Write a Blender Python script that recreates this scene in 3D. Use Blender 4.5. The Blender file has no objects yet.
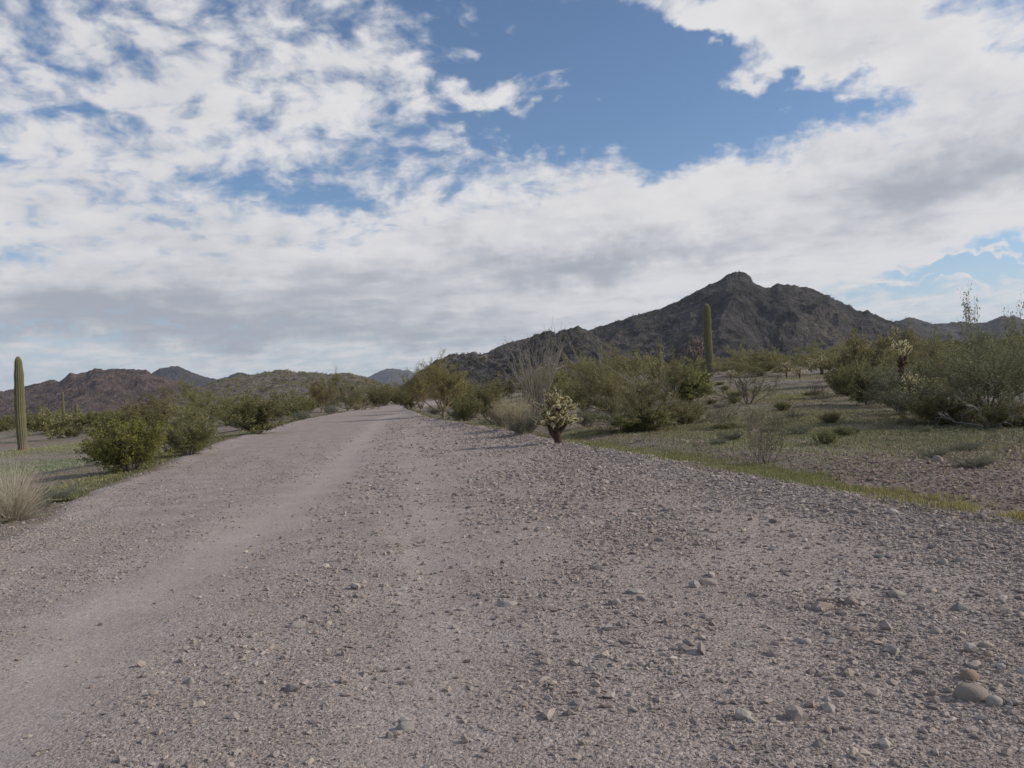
import bpy, bmesh, math, random
import numpy as np
from mathutils import Matrix, Vector

random.seed(5)
scene = bpy.context.scene
COL = scene.collection
rad = math.radians

# ------------------------------------------------------------------ camera
HAZE = 7e-5; Z_MIN = -12
F, CX, CY = 800.0, 512.0, 384.0
EYE = 1.55
cam_d = bpy.data.cameras.new('camera')
cam = bpy.data.objects.new('camera', cam_d); COL.objects.link(cam)
cam_d.sensor_width = 36.0
cam_d.lens = 36.0 * F / 1024.0
cam_d.clip_start = 0.05; cam_d.clip_end = 60000
PITCH, ROLL = math.atan(5 / F), rad(-3.2)
RM = Matrix.Rotation(math.pi / 2 + PITCH, 4, 'X') @ Matrix.Rotation(ROLL, 4, 'Z')
cam.matrix_world = Matrix.Translation((0, 0, EYE)) @ RM
scene.camera = cam
R3 = np.array(RM.to_3x3())

def ray(px, py):
    return R3 @ np.array([(px - CX) / F, (CY - py) / F, -1.0])
def at_depth(px, py, Y):
    d = ray(px, py); s = Y / d[1]
    return np.array([d[0] * s, Y, EYE + d[2] * s])
def project(p):
    q = R3.T @ (np.asarray(p, float) - np.array([0, 0, EYE]))
    return CX + F * q[0] / -q[2], CY - F * q[1] / -q[2]
def flat(px, py):
    d = ray(px, py); s = -EYE / d[2]
    return d[0] * s, d[1] * s

# ------------------------------------------------------------------ noise
def hash2(ix, iy, seed):
    h = (ix.astype(np.int64) * 374761393 + iy.astype(np.int64) * 668265263 + seed * 144269504) & 0xffffffff
    h = ((h ^ (h >> 13)) * 1274126177) & 0xffffffff
    h = ((h ^ (h >> 16)) * 2246822519) & 0xffffffff
    return ((h ^ (h >> 15)) & 0xffffff) / float(0xffffff)
def vnoise(x, y, seed=0):
    xi, yi = np.floor(x), np.floor(y)
    fx, fy = x - xi, y - yi
    fx = fx**3 * (fx * (fx * 6 - 15) + 10); fy = fy**3 * (fy * (fy * 6 - 15) + 10)
    a, b = hash2(xi, yi, seed), hash2(xi + 1, yi, seed)
    c, d = hash2(xi, yi + 1, seed), hash2(xi + 1, yi + 1, seed)
    return (a * (1 - fx) + b * fx) * (1 - fy) + (c * (1 - fx) + d * fx) * fy
def fbm(x, y, octs=4, seed=0, rough=.5, ridged=False):
    x = np.asarray(x, float); y = np.asarray(y, float)
    s = 0; a = 1.0; t = 0
    for i in range(octs):
        n = vnoise(x, y, seed + i * 17)
        if ridged: n = 1 - np.abs(2 * n - 1)
        s = s + a * n; t += a; a *= rough
        x, y = 1.93 * (.8 * x - .6 * y) + 7.3, 1.93 * (.6 * x + .8 * y) + 3.1
    return s / t
def S(t):
    t = np.clip(t, 0, 1); return t * t * (3 - 2 * t)

# ------------------------------------------------------------------ road line
_L = [(-300, 690), (0, 531), (60, 505), (125, 478), (215, 443), (300, 420), (360, 409.5), (395, 405)]
_R = [(1024, 522), (850, 495), (700, 466), (575, 444), (520, 433), (470, 425), (430, 417.5), (408, 409)]
def edge(pts, near, far):
    w = [flat(*p) for p in pts]
    w = [near] + w
    w.sort(key=lambda q: q[1]); w.append(far)
    return np.array(w)
EL = edge(_L, (9.0, -60), (-13.0, 200))
ER = edge(_R, (22.0, -60), (-2.0, 200))
def road_x(y):
    return np.interp(y, EL[:, 1], EL[:, 0]), np.interp(y, ER[:, 1], ER[:, 0])
_T1 = np.array([(-1.2, -60), (-2.6, 2)] + [flat(*p) for p in [(60, 680), (100, 620), (270, 520), (330, 480), (385, 418)]])
_T1 = _T1[np.argsort(_T1[:, 1])]
_T2 = np.array([(1.0, -60), (-.4, 2)] + [flat(*p) for p in [(440, 600), (425, 500), (410, 430)]])
_T2 = _T2[np.argsort(_T2[:, 1])]
def track(x, y):
    a = np.interp(y, _T1[:, 1], _T1[:, 0]); b = np.interp(y, _T2[:, 1], _T2[:, 0])
    w = .42 + .12 * (fbm(x * .6, y * .25, 2, 91) - .5)
    return np.maximum(np.exp(-((x - a) / (w * 1.25))**2), .55 * np.exp(-((x - b) / w)**2))
def outside(x, y):
    xl, xr = road_x(y)
    return xl - x, x - xr
def gh(x, y):
    """height of the desert floor"""
    x = np.asarray(x, float); y = np.asarray(y, float)
    dl, dr = outside(x, y)
    dout = np.maximum(np.maximum(dl, dr), 0)
    off = S(dout / 5)
    z = off * ((fbm(x / 9, y / 9, 3, 3) - .5) * .5 + (fbm(x / 1.7, y / 1.7, 2, 4) - .5) * .10)
    z = z - .38 * S(dl / 6) * S((90 - y) / 60)
    r = S((dr - 3) / 22)
    z = z + r * (2.0 * S((y - 16) / 75) + .011 * np.clip(y - 90, 0, 900))
    inr = S(-np.maximum(dl, dr) / .8)
    z = z + inr * ((fbm(x * .7, y * .5, 2, 8) - .5) * .035 - .022 * track(x, y) + (fbm((x + .25 * y) * 3.2, y * .10, 3, 15) - .5) * .022 * S((70 - y) / 40))
    z = z + .07 * np.exp(-((dr + .45) / .45)**2) * (.5 + fbm(x * .5, y * .5, 2, 12)) + .05 * np.exp(-((dl + .4) / .4)**2)
    z = z - .10 * np.exp(-((dr - .9) / .6)**2)
    return z
def gh1(x, y): return float(gh(np.array([x]), np.array([y]))[0])

# ------------------------------------------------------------------ mesh builder
class MB:
    def __init__(s): s.v = []; s.f = []; s.m = []; s.c = []; s.n = 0
    def add(s, v, f, mat=0, col=None):
        v = np.asarray(v, np.float32).reshape(-1, 3); f = np.asarray(f, np.int32)
        s.v.append(v); s.f.append(f + s.n); s.m.append(np.full(len(f), mat, np.int32))
        if col is None: col = np.tile((.5, .5, .5), (len(v), 1))
        s.c.append(np.broadcast_to(np.asarray(col, np.float32), (len(v), 3))); s.n += len(v)
    def build(s, name, mats, parent=None, smooth=False):
        me = bpy.data.meshes.new(name)
        v = np.concatenate(s.v); me.vertices.add(len(v)); me.vertices.foreach_set('co', v.ravel())
        tot = np.concatenate([np.full(len(f), f.shape[1], np.int32) for f in s.f])
        loops = np.concatenate([f.ravel() for f in s.f]).astype(np.int32)
        start = np.concatenate([[0], np.cumsum(tot)[:-1]]).astype(np.int32)
        me.loops.add(len(loops)); me.loops.foreach_set('vertex_index', loops)
        me.polygons.add(len(tot)); me.polygons.foreach_set('loop_start', start)
        try: me.polygons.foreach_set('loop_total', tot)
        except Exception: pass
        me.polygons.foreach_set('material_index', np.concatenate(s.m))
        me.polygons.foreach_set('use_smooth', np.full(len(tot), smooth))
        c = np.concatenate(s.c); c4 = np.ones((len(c), 4), np.float32); c4[:, :3] = c
        at = me.attributes.new('tint', 'FLOAT_COLOR', 'POINT'); at.data.foreach_set('color', c4.ravel())
        me.update(calc_edges=True)
        for m in (mats if isinstance(mats, (list, tuple)) else [mats]): me.materials.append(m)
        o = bpy.data.objects.new(name, me); COL.objects.link(o)
        if parent is not None: o.parent = parent
        return o

def tubes(P, R, sides=4):
    P = np.asarray(P, float); N, K, _ = P.shape
    T = np.gradient(P, axis=1); T /= np.linalg.norm(T, axis=2, keepdims=True) + 1e-9
    ref = np.tile(np.array([.31, .93, .2]), (N, K, 1))
    U = np.cross(T, ref); U /= np.linalg.norm(U, axis=2, keepdims=True) + 1e-9
    V = np.cross(T, U)
    a = np.arange(sides) * 2 * math.pi / sides
    ring = P[:, :, None] + np.asarray(R)[:, :, None, None] * (np.cos(a)[None, None, :, None] * U[:, :, None] + np.sin(a)[None, None, :, None] * V[:, :, None])
    idx = np.arange(N * K * sides).reshape(N, K, sides)
    nx = np.roll(idx, -1, axis=2)
    f = np.stack([idx[:, :-1], nx[:, :-1], nx[:, 1:], idx[:, 1:]], axis=-1).reshape(-1, 4)
    return ring.reshape(-1, 3), f
def unit(v): return v / (np.linalg.norm(v, axis=-1, keepdims=True) + 1e-9)
def diamonds(c, axis, side, L, W):
    """leaf-shaped quads"""
    L = np.asarray(L)[:, None]; W = np.asarray(W)[:, None]
    v = np.stack([c - axis * L * .5, c + side * W * .5 + axis * L * .08, c + axis * L * .5, c - side * W * .5 + axis * L * .08], axis=1)
    return v.reshape(-1, 3), np.arange(len(c) * 4).reshape(-1, 4)
def rand_leaves(rng, c, L, W, upbias=.2):
    n = len(c)
    a = unit(rng.normal(size=(n, 3)) + np.array([0, 0, upbias])); b = unit(np.cross(a, rng.normal(size=(n, 3))))
    return diamonds(c, a, b, L * rng.uniform(.6, 1.3, n), W * rng.uniform(.6, 1.3, n))

# ------------------------------------------------------------------ materials
def newmat(name):
    m = bpy.data.materials.new(name); m.use_nodes = True
    nt = m.node_tree; nt.nodes.clear(); return m, nt
class NT:
    def __init__(s, nt): s.nt = nt
    def n(s, t, ins=None, **kw):
        nd = s.nt.nodes.new(t)
        for k, v in kw.items(): setattr(nd, k, v)
        for k, v in (ins or {}).items():
            sk = nd.inputs[k]
            if isinstance(v, bpy.types.NodeSocket): s.nt.links.new(v, sk)
            elif isinstance(v, bpy.types.Node): s.nt.links.new(v.outputs[0], sk)
            else: sk.default_value = v
        return nd
    def m(s, op, a, b=0.0, c=0.0, clamp=False):
        return s.n('ShaderNodeMath', {0: a, 1: b, 2: c}, operation=op, use_clamp=clamp).outputs[0]
    def vm(s, op, a, b=(0, 0, 0)):
        nd = s.n('ShaderNodeVectorMath', {0: a, 1: b}, operation=op)
        return nd.outputs['Value'] if op in ('DOT_PRODUCT', 'LENGTH', 'DISTANCE') else nd.outputs[0]
    def mix(s, fac, a, b, blend='MIX'):
        nd = s.n('ShaderNodeMix', data_type='RGBA', blend_type=blend)
        for i, v in ((0, fac), (6, a), (7, b)):
            if isinstance(v, bpy.types.NodeSocket): s.nt.links.new(v, nd.inputs[i])
            elif i and len(v) == 3: nd.inputs[i].default_value = (*v, 1)
            else: nd.inputs[i].default_value = v
        return nd.outputs[2]
    def noise(s, vec, scale, detail=4, rough=.55, **kw):
        return s.n('ShaderNodeTexNoise', {'Vector': vec, 'Scale': scale, 'Detail': detail, 'Roughness': rough, **kw}).outputs[0]
    def ss(s, v, lo, hi):
        return s.n('ShaderNodeMapRange', {0: v, 1: lo, 2: hi, 3: 0.0, 4: 1.0}, interpolation_type='SMOOTHSTEP').outputs[0]

def leaf_mat(name, base, var=.35, trans=.38):
    m, nt = newmat(name); N = NT(nt)
    at = N.n('ShaderNodeAttribute', attribute_name='tint')
    oi = N.n('ShaderNodeObjectInfo')
    k = N.m('ADD', N.m('MULTIPLY', oi.outputs['Random'], .35), .82)
    c = N.mix(1.0, at.outputs['Color'], (*[b * 2 for b in base], 1), 'MULTIPLY')
    c = N.n('ShaderNodeHueSaturation', {'Color': c, 'Value': k, 'Saturation': 1.0, 'Hue': N.m('ADD', N.m('MULTIPLY', oi.outputs['Random'], .03), .485)}).outputs[0]
    d = N.n('ShaderNodeBsdfPrincipled', {'Base Color': c, 'Roughness': .6, 'Specular IOR Level': .25})
    t = N.n('ShaderNodeBsdfTranslucent', {'Color': c})
    mx = N.n('ShaderNodeMixShader', {0: trans, 1: d.outputs[0], 2: t.outputs[0]})
    N.n('ShaderNodeOutputMaterial', {0: mx.outputs[0]}); return m
def bark_mat(name, base, scale=30):
    m, nt = newmat(name); N = NT(nt)
    at = N.n('ShaderNodeAttribute', attribute_name='tint')
    tc = N.n('ShaderNodeTexCoord')
    n = N.noise(tc.outputs['Object'], scale, 3)
    c = N.mix(1.0, at.outputs['Color'], (*[b * 2 for b in base], 1), 'MULTIPLY')
    c = N.mix(N.m('MULTIPLY', n, .6), c, tuple(b * .45 for b in base))
    d = N.n('ShaderNodeBsdfPrincipled', {'Base Color': c, 'Roughness': .85, 'Specular IOR Level': .2})
    N.n('ShaderNodeOutputMaterial', {0: d.outputs[0]}); return m

def ground_mat(name, road):
    m, nt = newmat(name); N = NT(nt)
    pos = N.n('ShaderNodeNewGeometry').outputs['Position']
    big = N.noise(pos, .12, 3); mid = N.noise(pos, 1.3, 5, .6); fine = N.noise(pos, 22, 5, .7)
    warp = N.n('ShaderNodeVectorMath', {0: pos, 1: N.n('ShaderNodeVectorMath', {0: N.n('ShaderNodeTexNoise', {'Vector': pos, 'Scale': 40.0}).outputs[1], 'Scale': .012}, operation='SCALE').outputs[0]}, operation='ADD').outputs[0]
    v1 = N.n('ShaderNodeTexVoronoi', {'Vector': warp, 'Scale': 46.0, 'Randomness': 1.0})
    v2 = N.n('ShaderNodeTexVoronoi', {'Vector': warp, 'Scale': 110.0, 'Randomness': 1.0})
    v3 = N.n('ShaderNodeTexVoronoi', {'Vector': warp, 'Scale': 19.0, 'Randomness': 1.0})
    if road:
        tr = N.n('ShaderNodeSeparateColor', {0: N.n('ShaderNodeAttribute', attribute_name='tint').outputs['Color']}).outputs[0]
        c = N.mix(N.ss(mid, .35, .68), (.300, .254, .229), (.362, .316, .290))
        c = N.mix(N.m('MULTIPLY', N.ss(big, .45, .7), .6), c, (.325, .268, .236))
    else:
        c = N.mix(N.ss(mid, .35, .68), (.205, .168, .142), (.275, .235, .204))
        c = N.mix(N.m('MULTIPLY', N.ss(big, .5, .68), .65), c, (.222, .160, .124))
        gr = N.m('MULTIPLY', N.ss(N.noise(pos, .16, 5, .65), .42, .55), N.ss(N.noise(pos, 3.0, 4, .7), .36, .6))
        c = N.mix(N.m('MULTIPLY', gr, .75), c, (.125, .135, .066))
    g = N.n('ShaderNodeSeparateColor', {0: v1.outputs['Color']}).outputs
    cell = N.n('ShaderNodeValToRGB', {0: g[0]}); cr = cell.color_ramp
    cr.elements[0].color = (.42, .42, .43, 1); cr.elements[1].color = (1.6, 1.55, 1.5, 1)
    e = cr.elements.new(.25); e.color = (.78, .76, .78, 1)
    e = cr.elements.new(.7); e.color = (1.02, 1.0, .98, 1)
    e = cr.elements.new(.88); e.color = (1.22, 1.15, 1.06, 1)
    c = N.mix(.55, c, N.mix(1.0, c, cell.outputs[0], 'MULTIPLY'))
    g2 = N.n('ShaderNodeSeparateColor', {0: v2.outputs['Color']}).outputs
    c = N.mix(.45, c, N.mix(1.0, c, N.n('ShaderNodeCombineColor', {0: N.m('ADD', N.m('MULTIPLY', g2[1], 1.1), .45), 1: N.m('ADD', N.m('MULTIPLY', g2[1], 1.1), .45), 2: N.m('ADD', N.m('MULTIPLY', g2[1], 1.1), .45)}).outputs[0], 'MULTIPLY'))
    c = N.mix(N.m('MULTIPLY', N.ss(fine, .5, .75), .3), c, (.38, .345, .325))
    if road:
        c = N.mix(N.m('MULTIPLY', tr, .45), c, (.380, .332, .303))
    h = N.m('ADD', N.m('MULTIPLY', N.m('SUBTRACT', .6, v1.outputs[0]), .010), N.m('MULTIPLY', N.m('SUBTRACT', .6, v2.outputs[0]), .004))
    gate = N.m('MULTIPLY', N.ss(N.n('ShaderNodeSeparateColor', {0: v3.outputs['Color']}).outputs[2], .55, .8), N.m('SUBTRACT', .55, v3.outputs[0]))
    h = N.m('ADD', h, N.m('MULTIPLY', gate, .02))
    h = N.m('ADD', h, N.m('MULTIPLY', fine, .008)); h = N.m('ADD', h, N.m('MULTIPLY', mid, .03))
    if road: h = N.m('MULTIPLY', h, N.m('SUBTRACT', 1.0, N.m('MULTIPLY', tr, .6)))
    b = N.n('ShaderNodeBump', {'Height': h, 'Strength': .85, 'Distance': 1.0})
    d = N.n('ShaderNodeBsdfPrincipled', {'Base Color': c, 'Roughness': .9, 'Specular IOR Level': .15, 'Normal': b.outputs[0]})
    N.n('ShaderNodeOutputMaterial', {0: d.outputs[0]}); return m

def stone_mat(name='stone'):
    m, nt = newmat(name); N = NT(nt)
    at = N.n('ShaderNodeAttribute', attribute_name='tint').outputs['Color']
    pos = N.n('ShaderNodeNewGeometry').outputs['Position']
    n = N.noise(pos, 90, 4, .65); n2 = N.noise(pos, 18, 3)
    c = N.mix(N.m('MULTIPLY', N.ss(n, .45, .75), .45), at, N.mix(1.0, at, (.55, .53, .52), 'MULTIPLY'))
    c = N.mix(N.m('MULTIPLY', N.ss(n2, .5, .75), .3), c, (.30, .25, .215))
    b = N.n('ShaderNodeBump', {'Height': n, 'Strength': .5, 'Distance': .01})
    d = N.n('ShaderNodeBsdfPrincipled', {'Base Color': c, 'Roughness': .85, 'Specular IOR Level': .2, 'Normal': b.outputs[0]})
    N.n('ShaderNodeOutputMaterial', {0: d.outputs[0]}); return m

def rock_mat(name, dark, light, accent, scale, scrub=(.07, .075, .045), scrubamt=.6):
    m, nt = newmat(name); N = NT(nt)
    pos = N.n('ShaderNodeNewGeometry').outputs['Position']
    a = N.noise(pos, scale * .12, 4, .6); b_ = N.noise(pos, scale * .8, 6, .7); cc = N.noise(pos, scale * 3, 5, .7)
    c = N.mix(N.ss(b_, .38, .64), dark, light)
    c = N.mix(N.m('MULTIPLY', N.ss(a, .5, .66), N.ss(cc, .35, .6)), c, accent)
    v = N.n('ShaderNodeTexVoronoi', {'Vector': pos, 'Scale': scale * 2.4})
    dots = N.m('MULTIPLY', N.ss(v.outputs[0], .42, .25), N.ss(N.noise(pos, scale * .5, 3), .42, .55))
    c = N.mix(N.m('MULTIPLY', dots, scrubamt), c, scrub)
    h = N.m('ADD', N.m('MULTIPLY', b_, 1.6 / scale), N.m('MULTIPLY', cc, .5 / scale))
    bp = N.n('ShaderNodeBump', {'Height': h, 'Strength': .9, 'Distance': 1.0})
    d = N.n('ShaderNodeBsdfPrincipled', {'Base Color': c, 'Roughness': .95, 'Specular IOR Level': .1, 'Normal': bp.outputs[0]})
    N.n('ShaderNodeOutputMaterial', {0: d.outputs[0]}); return m

M = {}
M['ground'] = ground_mat('desert_ground', False)
M['road'] = ground_mat('gravel_road', True)
M['stone'] = stone_mat()
M['creosote'] = leaf_mat('creosote_leaf', (.196, .190, .075))
M['ironwood'] = leaf_mat('ironwood_leaf', (.205, .212, .115))
M['creosote_bright'] = leaf_mat('creosote_bright_leaf', (.225, .232, .060))
M['palo'] = leaf_mat('palo_verde_leaf', (.250, .228, .108))
M['palo_tan'] = leaf_mat('feathery_palo_leaf', (.27, .22, .095))
M['grey'] = leaf_mat('saltbush_leaf', (.20, .205, .135))
M['straw'] = leaf_mat('dry_straw', (.56, .51, .39), trans=.35)
M['pink_straw'] = leaf_mat('rusty_straw', (.40, .345, .225), trans=.3)
M['grass'] = leaf_mat('green_grass', (.200, .210, .085), trans=.4)
M['forb'] = leaf_mat('low_forb', (.080, .110, .040), trans=.3)
M['bark'] = bark_mat('grey_bark', (.17, .145, .125))
M['dead'] = bark_mat('dead_grey_wood', (.27, .245, .23))
M['twig_green'] = bark_mat('green_twig', (.19, .17, .085))
M['tan_bark'] = bark_mat('tan_bark', (.30, .24, .14))
M['ocotillo'] = bark_mat('ocotillo_bark', (.32, .275, .235))
M['cholla_trunk'] = bark_mat('cholla_trunk', (.085, .055, .038))
M['cholla_flesh'] = bark_mat('cholla_flesh', (.17, .13, .055))
M['spine'] = leaf_mat('cholla_spine', (.80, .74, .50), trans=.45)
M['dead_spine'] = leaf_mat('old_cholla_spine', (.20, .11, .08), trans=.3)

# ------------------------------------------------------------------ tagging
def tag(o, label=None, cat=None, group=None, kind=None):
    for k, v in (('label', label), ('category', cat), ('group', group), ('kind', kind)):
        if v is not None: o[k] = v
    return o
def empty(name):
    o = bpy.data.objects.new(name, None); COL.objects.link(o); o.empty_display_size = .2; return o
def copy_tree(o, parent=None):
    c = o.copy(); COL.objects.link(c); c.parent = parent
    for k in ('label', 'group', 'category', 'kind'):
        if parent is None and k in c: del c[k]
    for ch in list(o.children): copy_tree(ch, c)
    return c

# ------------------------------------------------------------------ ground and road
def spaced(fine_to, step, far, growth):
    a = list(np.arange(0, fine_to, step)); s = step
    while a[-1] < far: s *= growth; a.append(a[-1] + s)
    return np.array(a)
px_ = spaced(24, .3, 7000, 1.07); xs = np.concatenate([-px_[:0:-1], px_])
py_ = spaced(45, .3, 7000, 1.06); ny_ = spaced(4, .5, 3000, 1.2); ys = np.concatenate([-ny_[:0:-1], py_])
X, Y = np.meshgrid(xs, ys)
Z = gh(X, Y)
dl, dr = outside(X, Y)
Z = Z - .07 * S(-np.maximum(dl, dr) / .7) * (Y < 170)
idx = np.arange(X.size).reshape(X.shape)
q = np.stack([idx[:-1, :-1], idx[:-1, 1:], idx[1:, 1:], idx[1:, :-1]], -1).reshape(-1, 4)
mb = MB(); mb.add(np.stack([X, Y, Z], -1), q)
tag(mb.build('ground', M['ground'], smooth=True), kind='structure')

us = np.linspace(-.03, 1.03, 130)
yr = np.concatenate([np.linspace(-25, 1.5, 40), np.geomspace(1.6, 172, 420)])
U_, Yr = np.meshgrid(us, yr)
xl, xr = road_x(Yr)
Xr = xl + (xr - xl) * U_
dl, dr = outside(Xr, Yr)
ins = -np.maximum(dl, dr)
Zr = gh(Xr, Yr) + .015 - .09 * S((.5 + 1.1 * (fbm(Xr * .7, Yr * .7, 4, 31) - .5) - ins) / .55)
idx = np.arange(Xr.size).reshape(Xr.shape)
q = np.stack([idx[:-1, :-1], idx[:-1, 1:], idx[1:, 1:], idx[1:, :-1]], -1).reshape(-1, 4)
mb = MB(); tk = np.clip(track(Xr, Yr) * (.7 + .6 * fbm(Xr * 3, Yr * .3, 3, 93)), 0, 1); mb.add(np.stack([Xr, Yr, Zr], -1), q, 0, np.repeat(tk.reshape(-1, 1), 3, 1))
tag(mb.build('road', M['road'], smooth=True), kind='structure')

def surf(x, y):
    """height of what one stands on: road sheet or ground"""
    dl, dr = outside(x, y); ins = -np.maximum(dl, dr)
    g = gh(x, y)
    return np.maximum(g + .015 - .09 * S((.5 + 1.1 * (fbm(x * .7, y * .7, 4, 31) - .5) - ins) / .55), g - .07 * S(ins / .7))

# ------------------------------------------------------------------ gravel (stuff)
PAL = .55 * np.array([(.285, .258, .243)]) + .45 * np.array([(.30, .265, .25), (.26, .235, .23), (.36, .33, .31), (.22, .19, .185), (.34, .29, .25), (.27, .215, .19),
                (.16, .145, .145), (.46, .43, .40), (.31, .25, .205), (.24, .24, .235), (.29, .225, .21), (.40, .35, .29)])
def ico():
    t = (1 + 5**.5) / 2
    v = np.array([(-1, t, 0), (1, t, 0), (-1, -t, 0), (1, -t, 0), (0, -1, t), (0, 1, t), (0, -1, -t), (0, 1, -t), (t, 0, -1), (t, 0, 1), (-t, 0, -1), (-t, 0, 1)], float)
    f = np.array([(0, 11, 5), (0, 5, 1), (0, 1, 7), (0, 7, 10), (0, 10, 11), (1, 5, 9), (5, 11, 4), (11, 10, 2), (10, 7, 6), (7, 1, 8), (3, 9, 4), (3, 4, 2), (3, 2, 6), (3, 6, 8), (3, 8, 9), (4, 9, 5), (2, 4, 11), (6, 2, 10), (8, 6, 7), (9, 8, 1)])
    return v / np.linalg.norm(v[0]), f
IV, IF = ico()
def stone_density(x, y):
    dl, dr = outside(x, y)
    d = .40 + .55 * S((x + .9 + .06 * y) / 3.2)
    d = d * (1 - .93 * np.clip(1.15 * track(x, y), 0, 1))
    d = d * (.35 + 1.3 * S((fbm(x * .8, y * .5, 4, 41, .6) - .36) / .3))
    d = d + .95 * np.exp(-((dr + .7) / .8)**2) + .22 * np.exp(-((dl + .7) / .8)**2)
    out = np.maximum(dl, dr)
    d = np.where(out > .2, .9 * np.exp(-(out / .7)**2) + .12 + .75 * S((fbm(x * .35, y * .35, 3, 44) - .42) / .25), d)
    return np.clip(d, 0, 2)
def gravel(rng, n_try, cap, scale_min, dens_mul):
    # sample depth ~ Y^-1.2 with a physical size law N(>s) ~ s^-2.2
    y0, y1 = 2.3, 80.0
    u = rng.random(n_try)
    y = (y0**-.2 + u * (y1**-.2 - y0**-.2))**-5
    x = rng.uniform(-1, 1, n_try) * (.76 * y + 1.5)
    # finer chips towards the left verge
    keep = rng.random(n_try) * 2 < stone_density(x, y) * dens_mul
    x, y = x[keep], y[keep]
    s = scale_min * y * rng.random(len(x))**(-1 / 2.25)
    k = s < cap * (.5 + .5 * rng.random(len(x))) * (.5 + .6 * S((x + 3.0 + .15 * y) / 3.5)); return x[k], y[k], s[k]
rng = np.random.default_rng(11)
gx, gy, gs = gravel(rng, 720000, .10, .00155, 1.15)
OV = np.array([(1, 0, 0), (-1, 0, 0), (0, 1, 0), (0, -1, 0), (0, 0, 1), (0, 0, -1)], float)
OF = np.array([(0, 2, 4), (2, 1, 4), (1, 3, 4), (3, 0, 4), (2, 0, 5), (1, 2, 5), (3, 1, 5), (0, 3, 5)])
CV = np.array([(a, b, c) for c in (-.62, .62) for a, b in ((-.62, -.62), (.62, -.62), (.62, .62), (-.62, .62))])
CF = np.array([(0, 3, 2, 1), (4, 5, 6, 7), (0, 1, 5, 4), (1, 2, 6, 5), (2, 3, 7, 6), (3, 0, 4, 7)])
CF = np.concatenate([CF[:, [0, 1, 2]], CF[:, [0, 2, 3]]])
mb = MB()
def stones(gx, gy, gs, V0, F0, j1, j2):
    n = len(gx); K = len(V0)
    base = V0[None] * (1 + rng.normal(0, j1, (n, K, 1))) + rng.normal(0, j2, (n, K, 3))
    sc = np.stack([rng.uniform(.8, 1.4, n), rng.uniform(.55, 1.0, n), rng.uniform(.34, .8, n)], -1) * gs[:, None] * .5
    v = base * sc[:, None]
    tx = rng.normal(0, .35, n); ca, sa = np.cos(tx)[:, None], np.sin(tx)[:, None]
    v = np.stack([v[..., 0], v[..., 1] * ca - v[..., 2] * sa, v[..., 1] * sa + v[..., 2] * ca], -1)
    th = rng.uniform(0, 6.283, n); ca, sa = np.cos(th)[:, None], np.sin(th)[:, None]
    v = np.stack([v[..., 0] * ca - v[..., 1] * sa, v[..., 0] * sa + v[..., 1] * ca, v[..., 2]], -1)
    v[..., 0] += gx[:, None]; v[..., 1] += gy[:, None]; v[..., 2] += (surf(gx, gy) + sc[:, 2] * rng.uniform(-.05, .6, n))[:, None]
    colr = PAL[rng.integers(0, len(PAL), n)] * rng.uniform(.8, 1.2, (n, 1)) * np.array([1.06, 1.01, .97])
    a_, b_ = outside(gx, gy); off = S((np.maximum(a_, b_) - .2) / .8)[:, None]
    colr = colr * (1 - off * np.array([.16, .25, .30]))
    mb.add(v.reshape(-1, 3), (F0[None] + (np.arange(n) * K)[:, None, None]).reshape(-1, 3), 0, np.repeat(colr, K, 0))
bigk = gs > .0048 * gy
stones(gx[bigk], gy[bigk], gs[bigk], IV, IF, .17, .09)
sm = np.where(~bigk)[0]; h_ = len(sm) // 2
stones(gx[sm[:h_]], gy[sm[:h_]], gs[sm[:h_]], OV, OF, .22, .12)
stones(gx[sm[h_:]], gy[sm[h_:]], gs[sm[h_:]], CV * 1.45, CF, .16, .12)
print('stones', len(gx), bigk.sum())
tag(mb.build('gravel', M['stone']), 'loose grey gravel scattered over the road and the bare desert floor', 'gravel', kind='stuff')

# ------------------------------------------------------------------ single rocks
def rock(px, py, w, h, color, label, seed, round_=0.5, group='larger stones lying loose on the gravel'):
    x, y = flat(px, py + h * .25)
    for _ in range(3):
        dz = EYE - float(surf(np.array([x]), np.array([y]))[0]); d = ray(px, py + h * .25); s = -dz / d[2]; x, y = d[0] * s, d[1] * s
    sc = y / F
    rg = np.random.default_rng(seed)
    bm = bmesh.new(); bmesh.ops.create_icosphere(bm, subdivisions=3, radius=1.0)
    P = np.array([v.co[:] for v in bm.verts]); fs = np.array([[q.index for q in f.verts] for f in bm.faces]); bm.free()
    # planes chip the sphere into a stone, more for angular ones
    for _ in range(int(22 - 12 * round_)):
        nrm = unit(rg.normal(size=3)); lim = rg.uniform(.42 + .3 * round_, .9)
        dd = P @ nrm - lim; P = P - np.clip(dd, 0, None)[:, None] * nrm * (.97 - .5 * round_)
    P = P * (1 + .14 * (fbm(P[:, 0] * 2 + P[:, 2] + seed, P[:, 1] * 2 - P[:, 2], 3, seed) - .5))[:, None]
    a = rg.uniform(-.4, .4); ca, sa = math.cos(a), math.sin(a)
    P = P @ np.array([[ca, -sa, 0], [sa, ca, 0], [0, 0, 1]])
    P = P * np.array([w * .50, w * .41, h * .62]) * sc
    mb = MB(); mb.add(P, fs, 0, (.6 * np.asarray(color) + .4 * np.asarray(color).mean() * np.array([1.06, 1.0, .95])) * np.array([.95, .91, .85]))
    o = mb.build('rock', M['stone'], smooth=round_ > .55)
    o.location = (x, y, float(surf(np.array([x]), np.array([y]))[0]) + h * .04 * sc)
    tag(o, label, 'rock', group)
rock(971, 692, 33, 22, (.27, .235, .205), 'largest rounded grey brown stone, bottom one of a small pile on the gravel', 1, .9)
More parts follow.
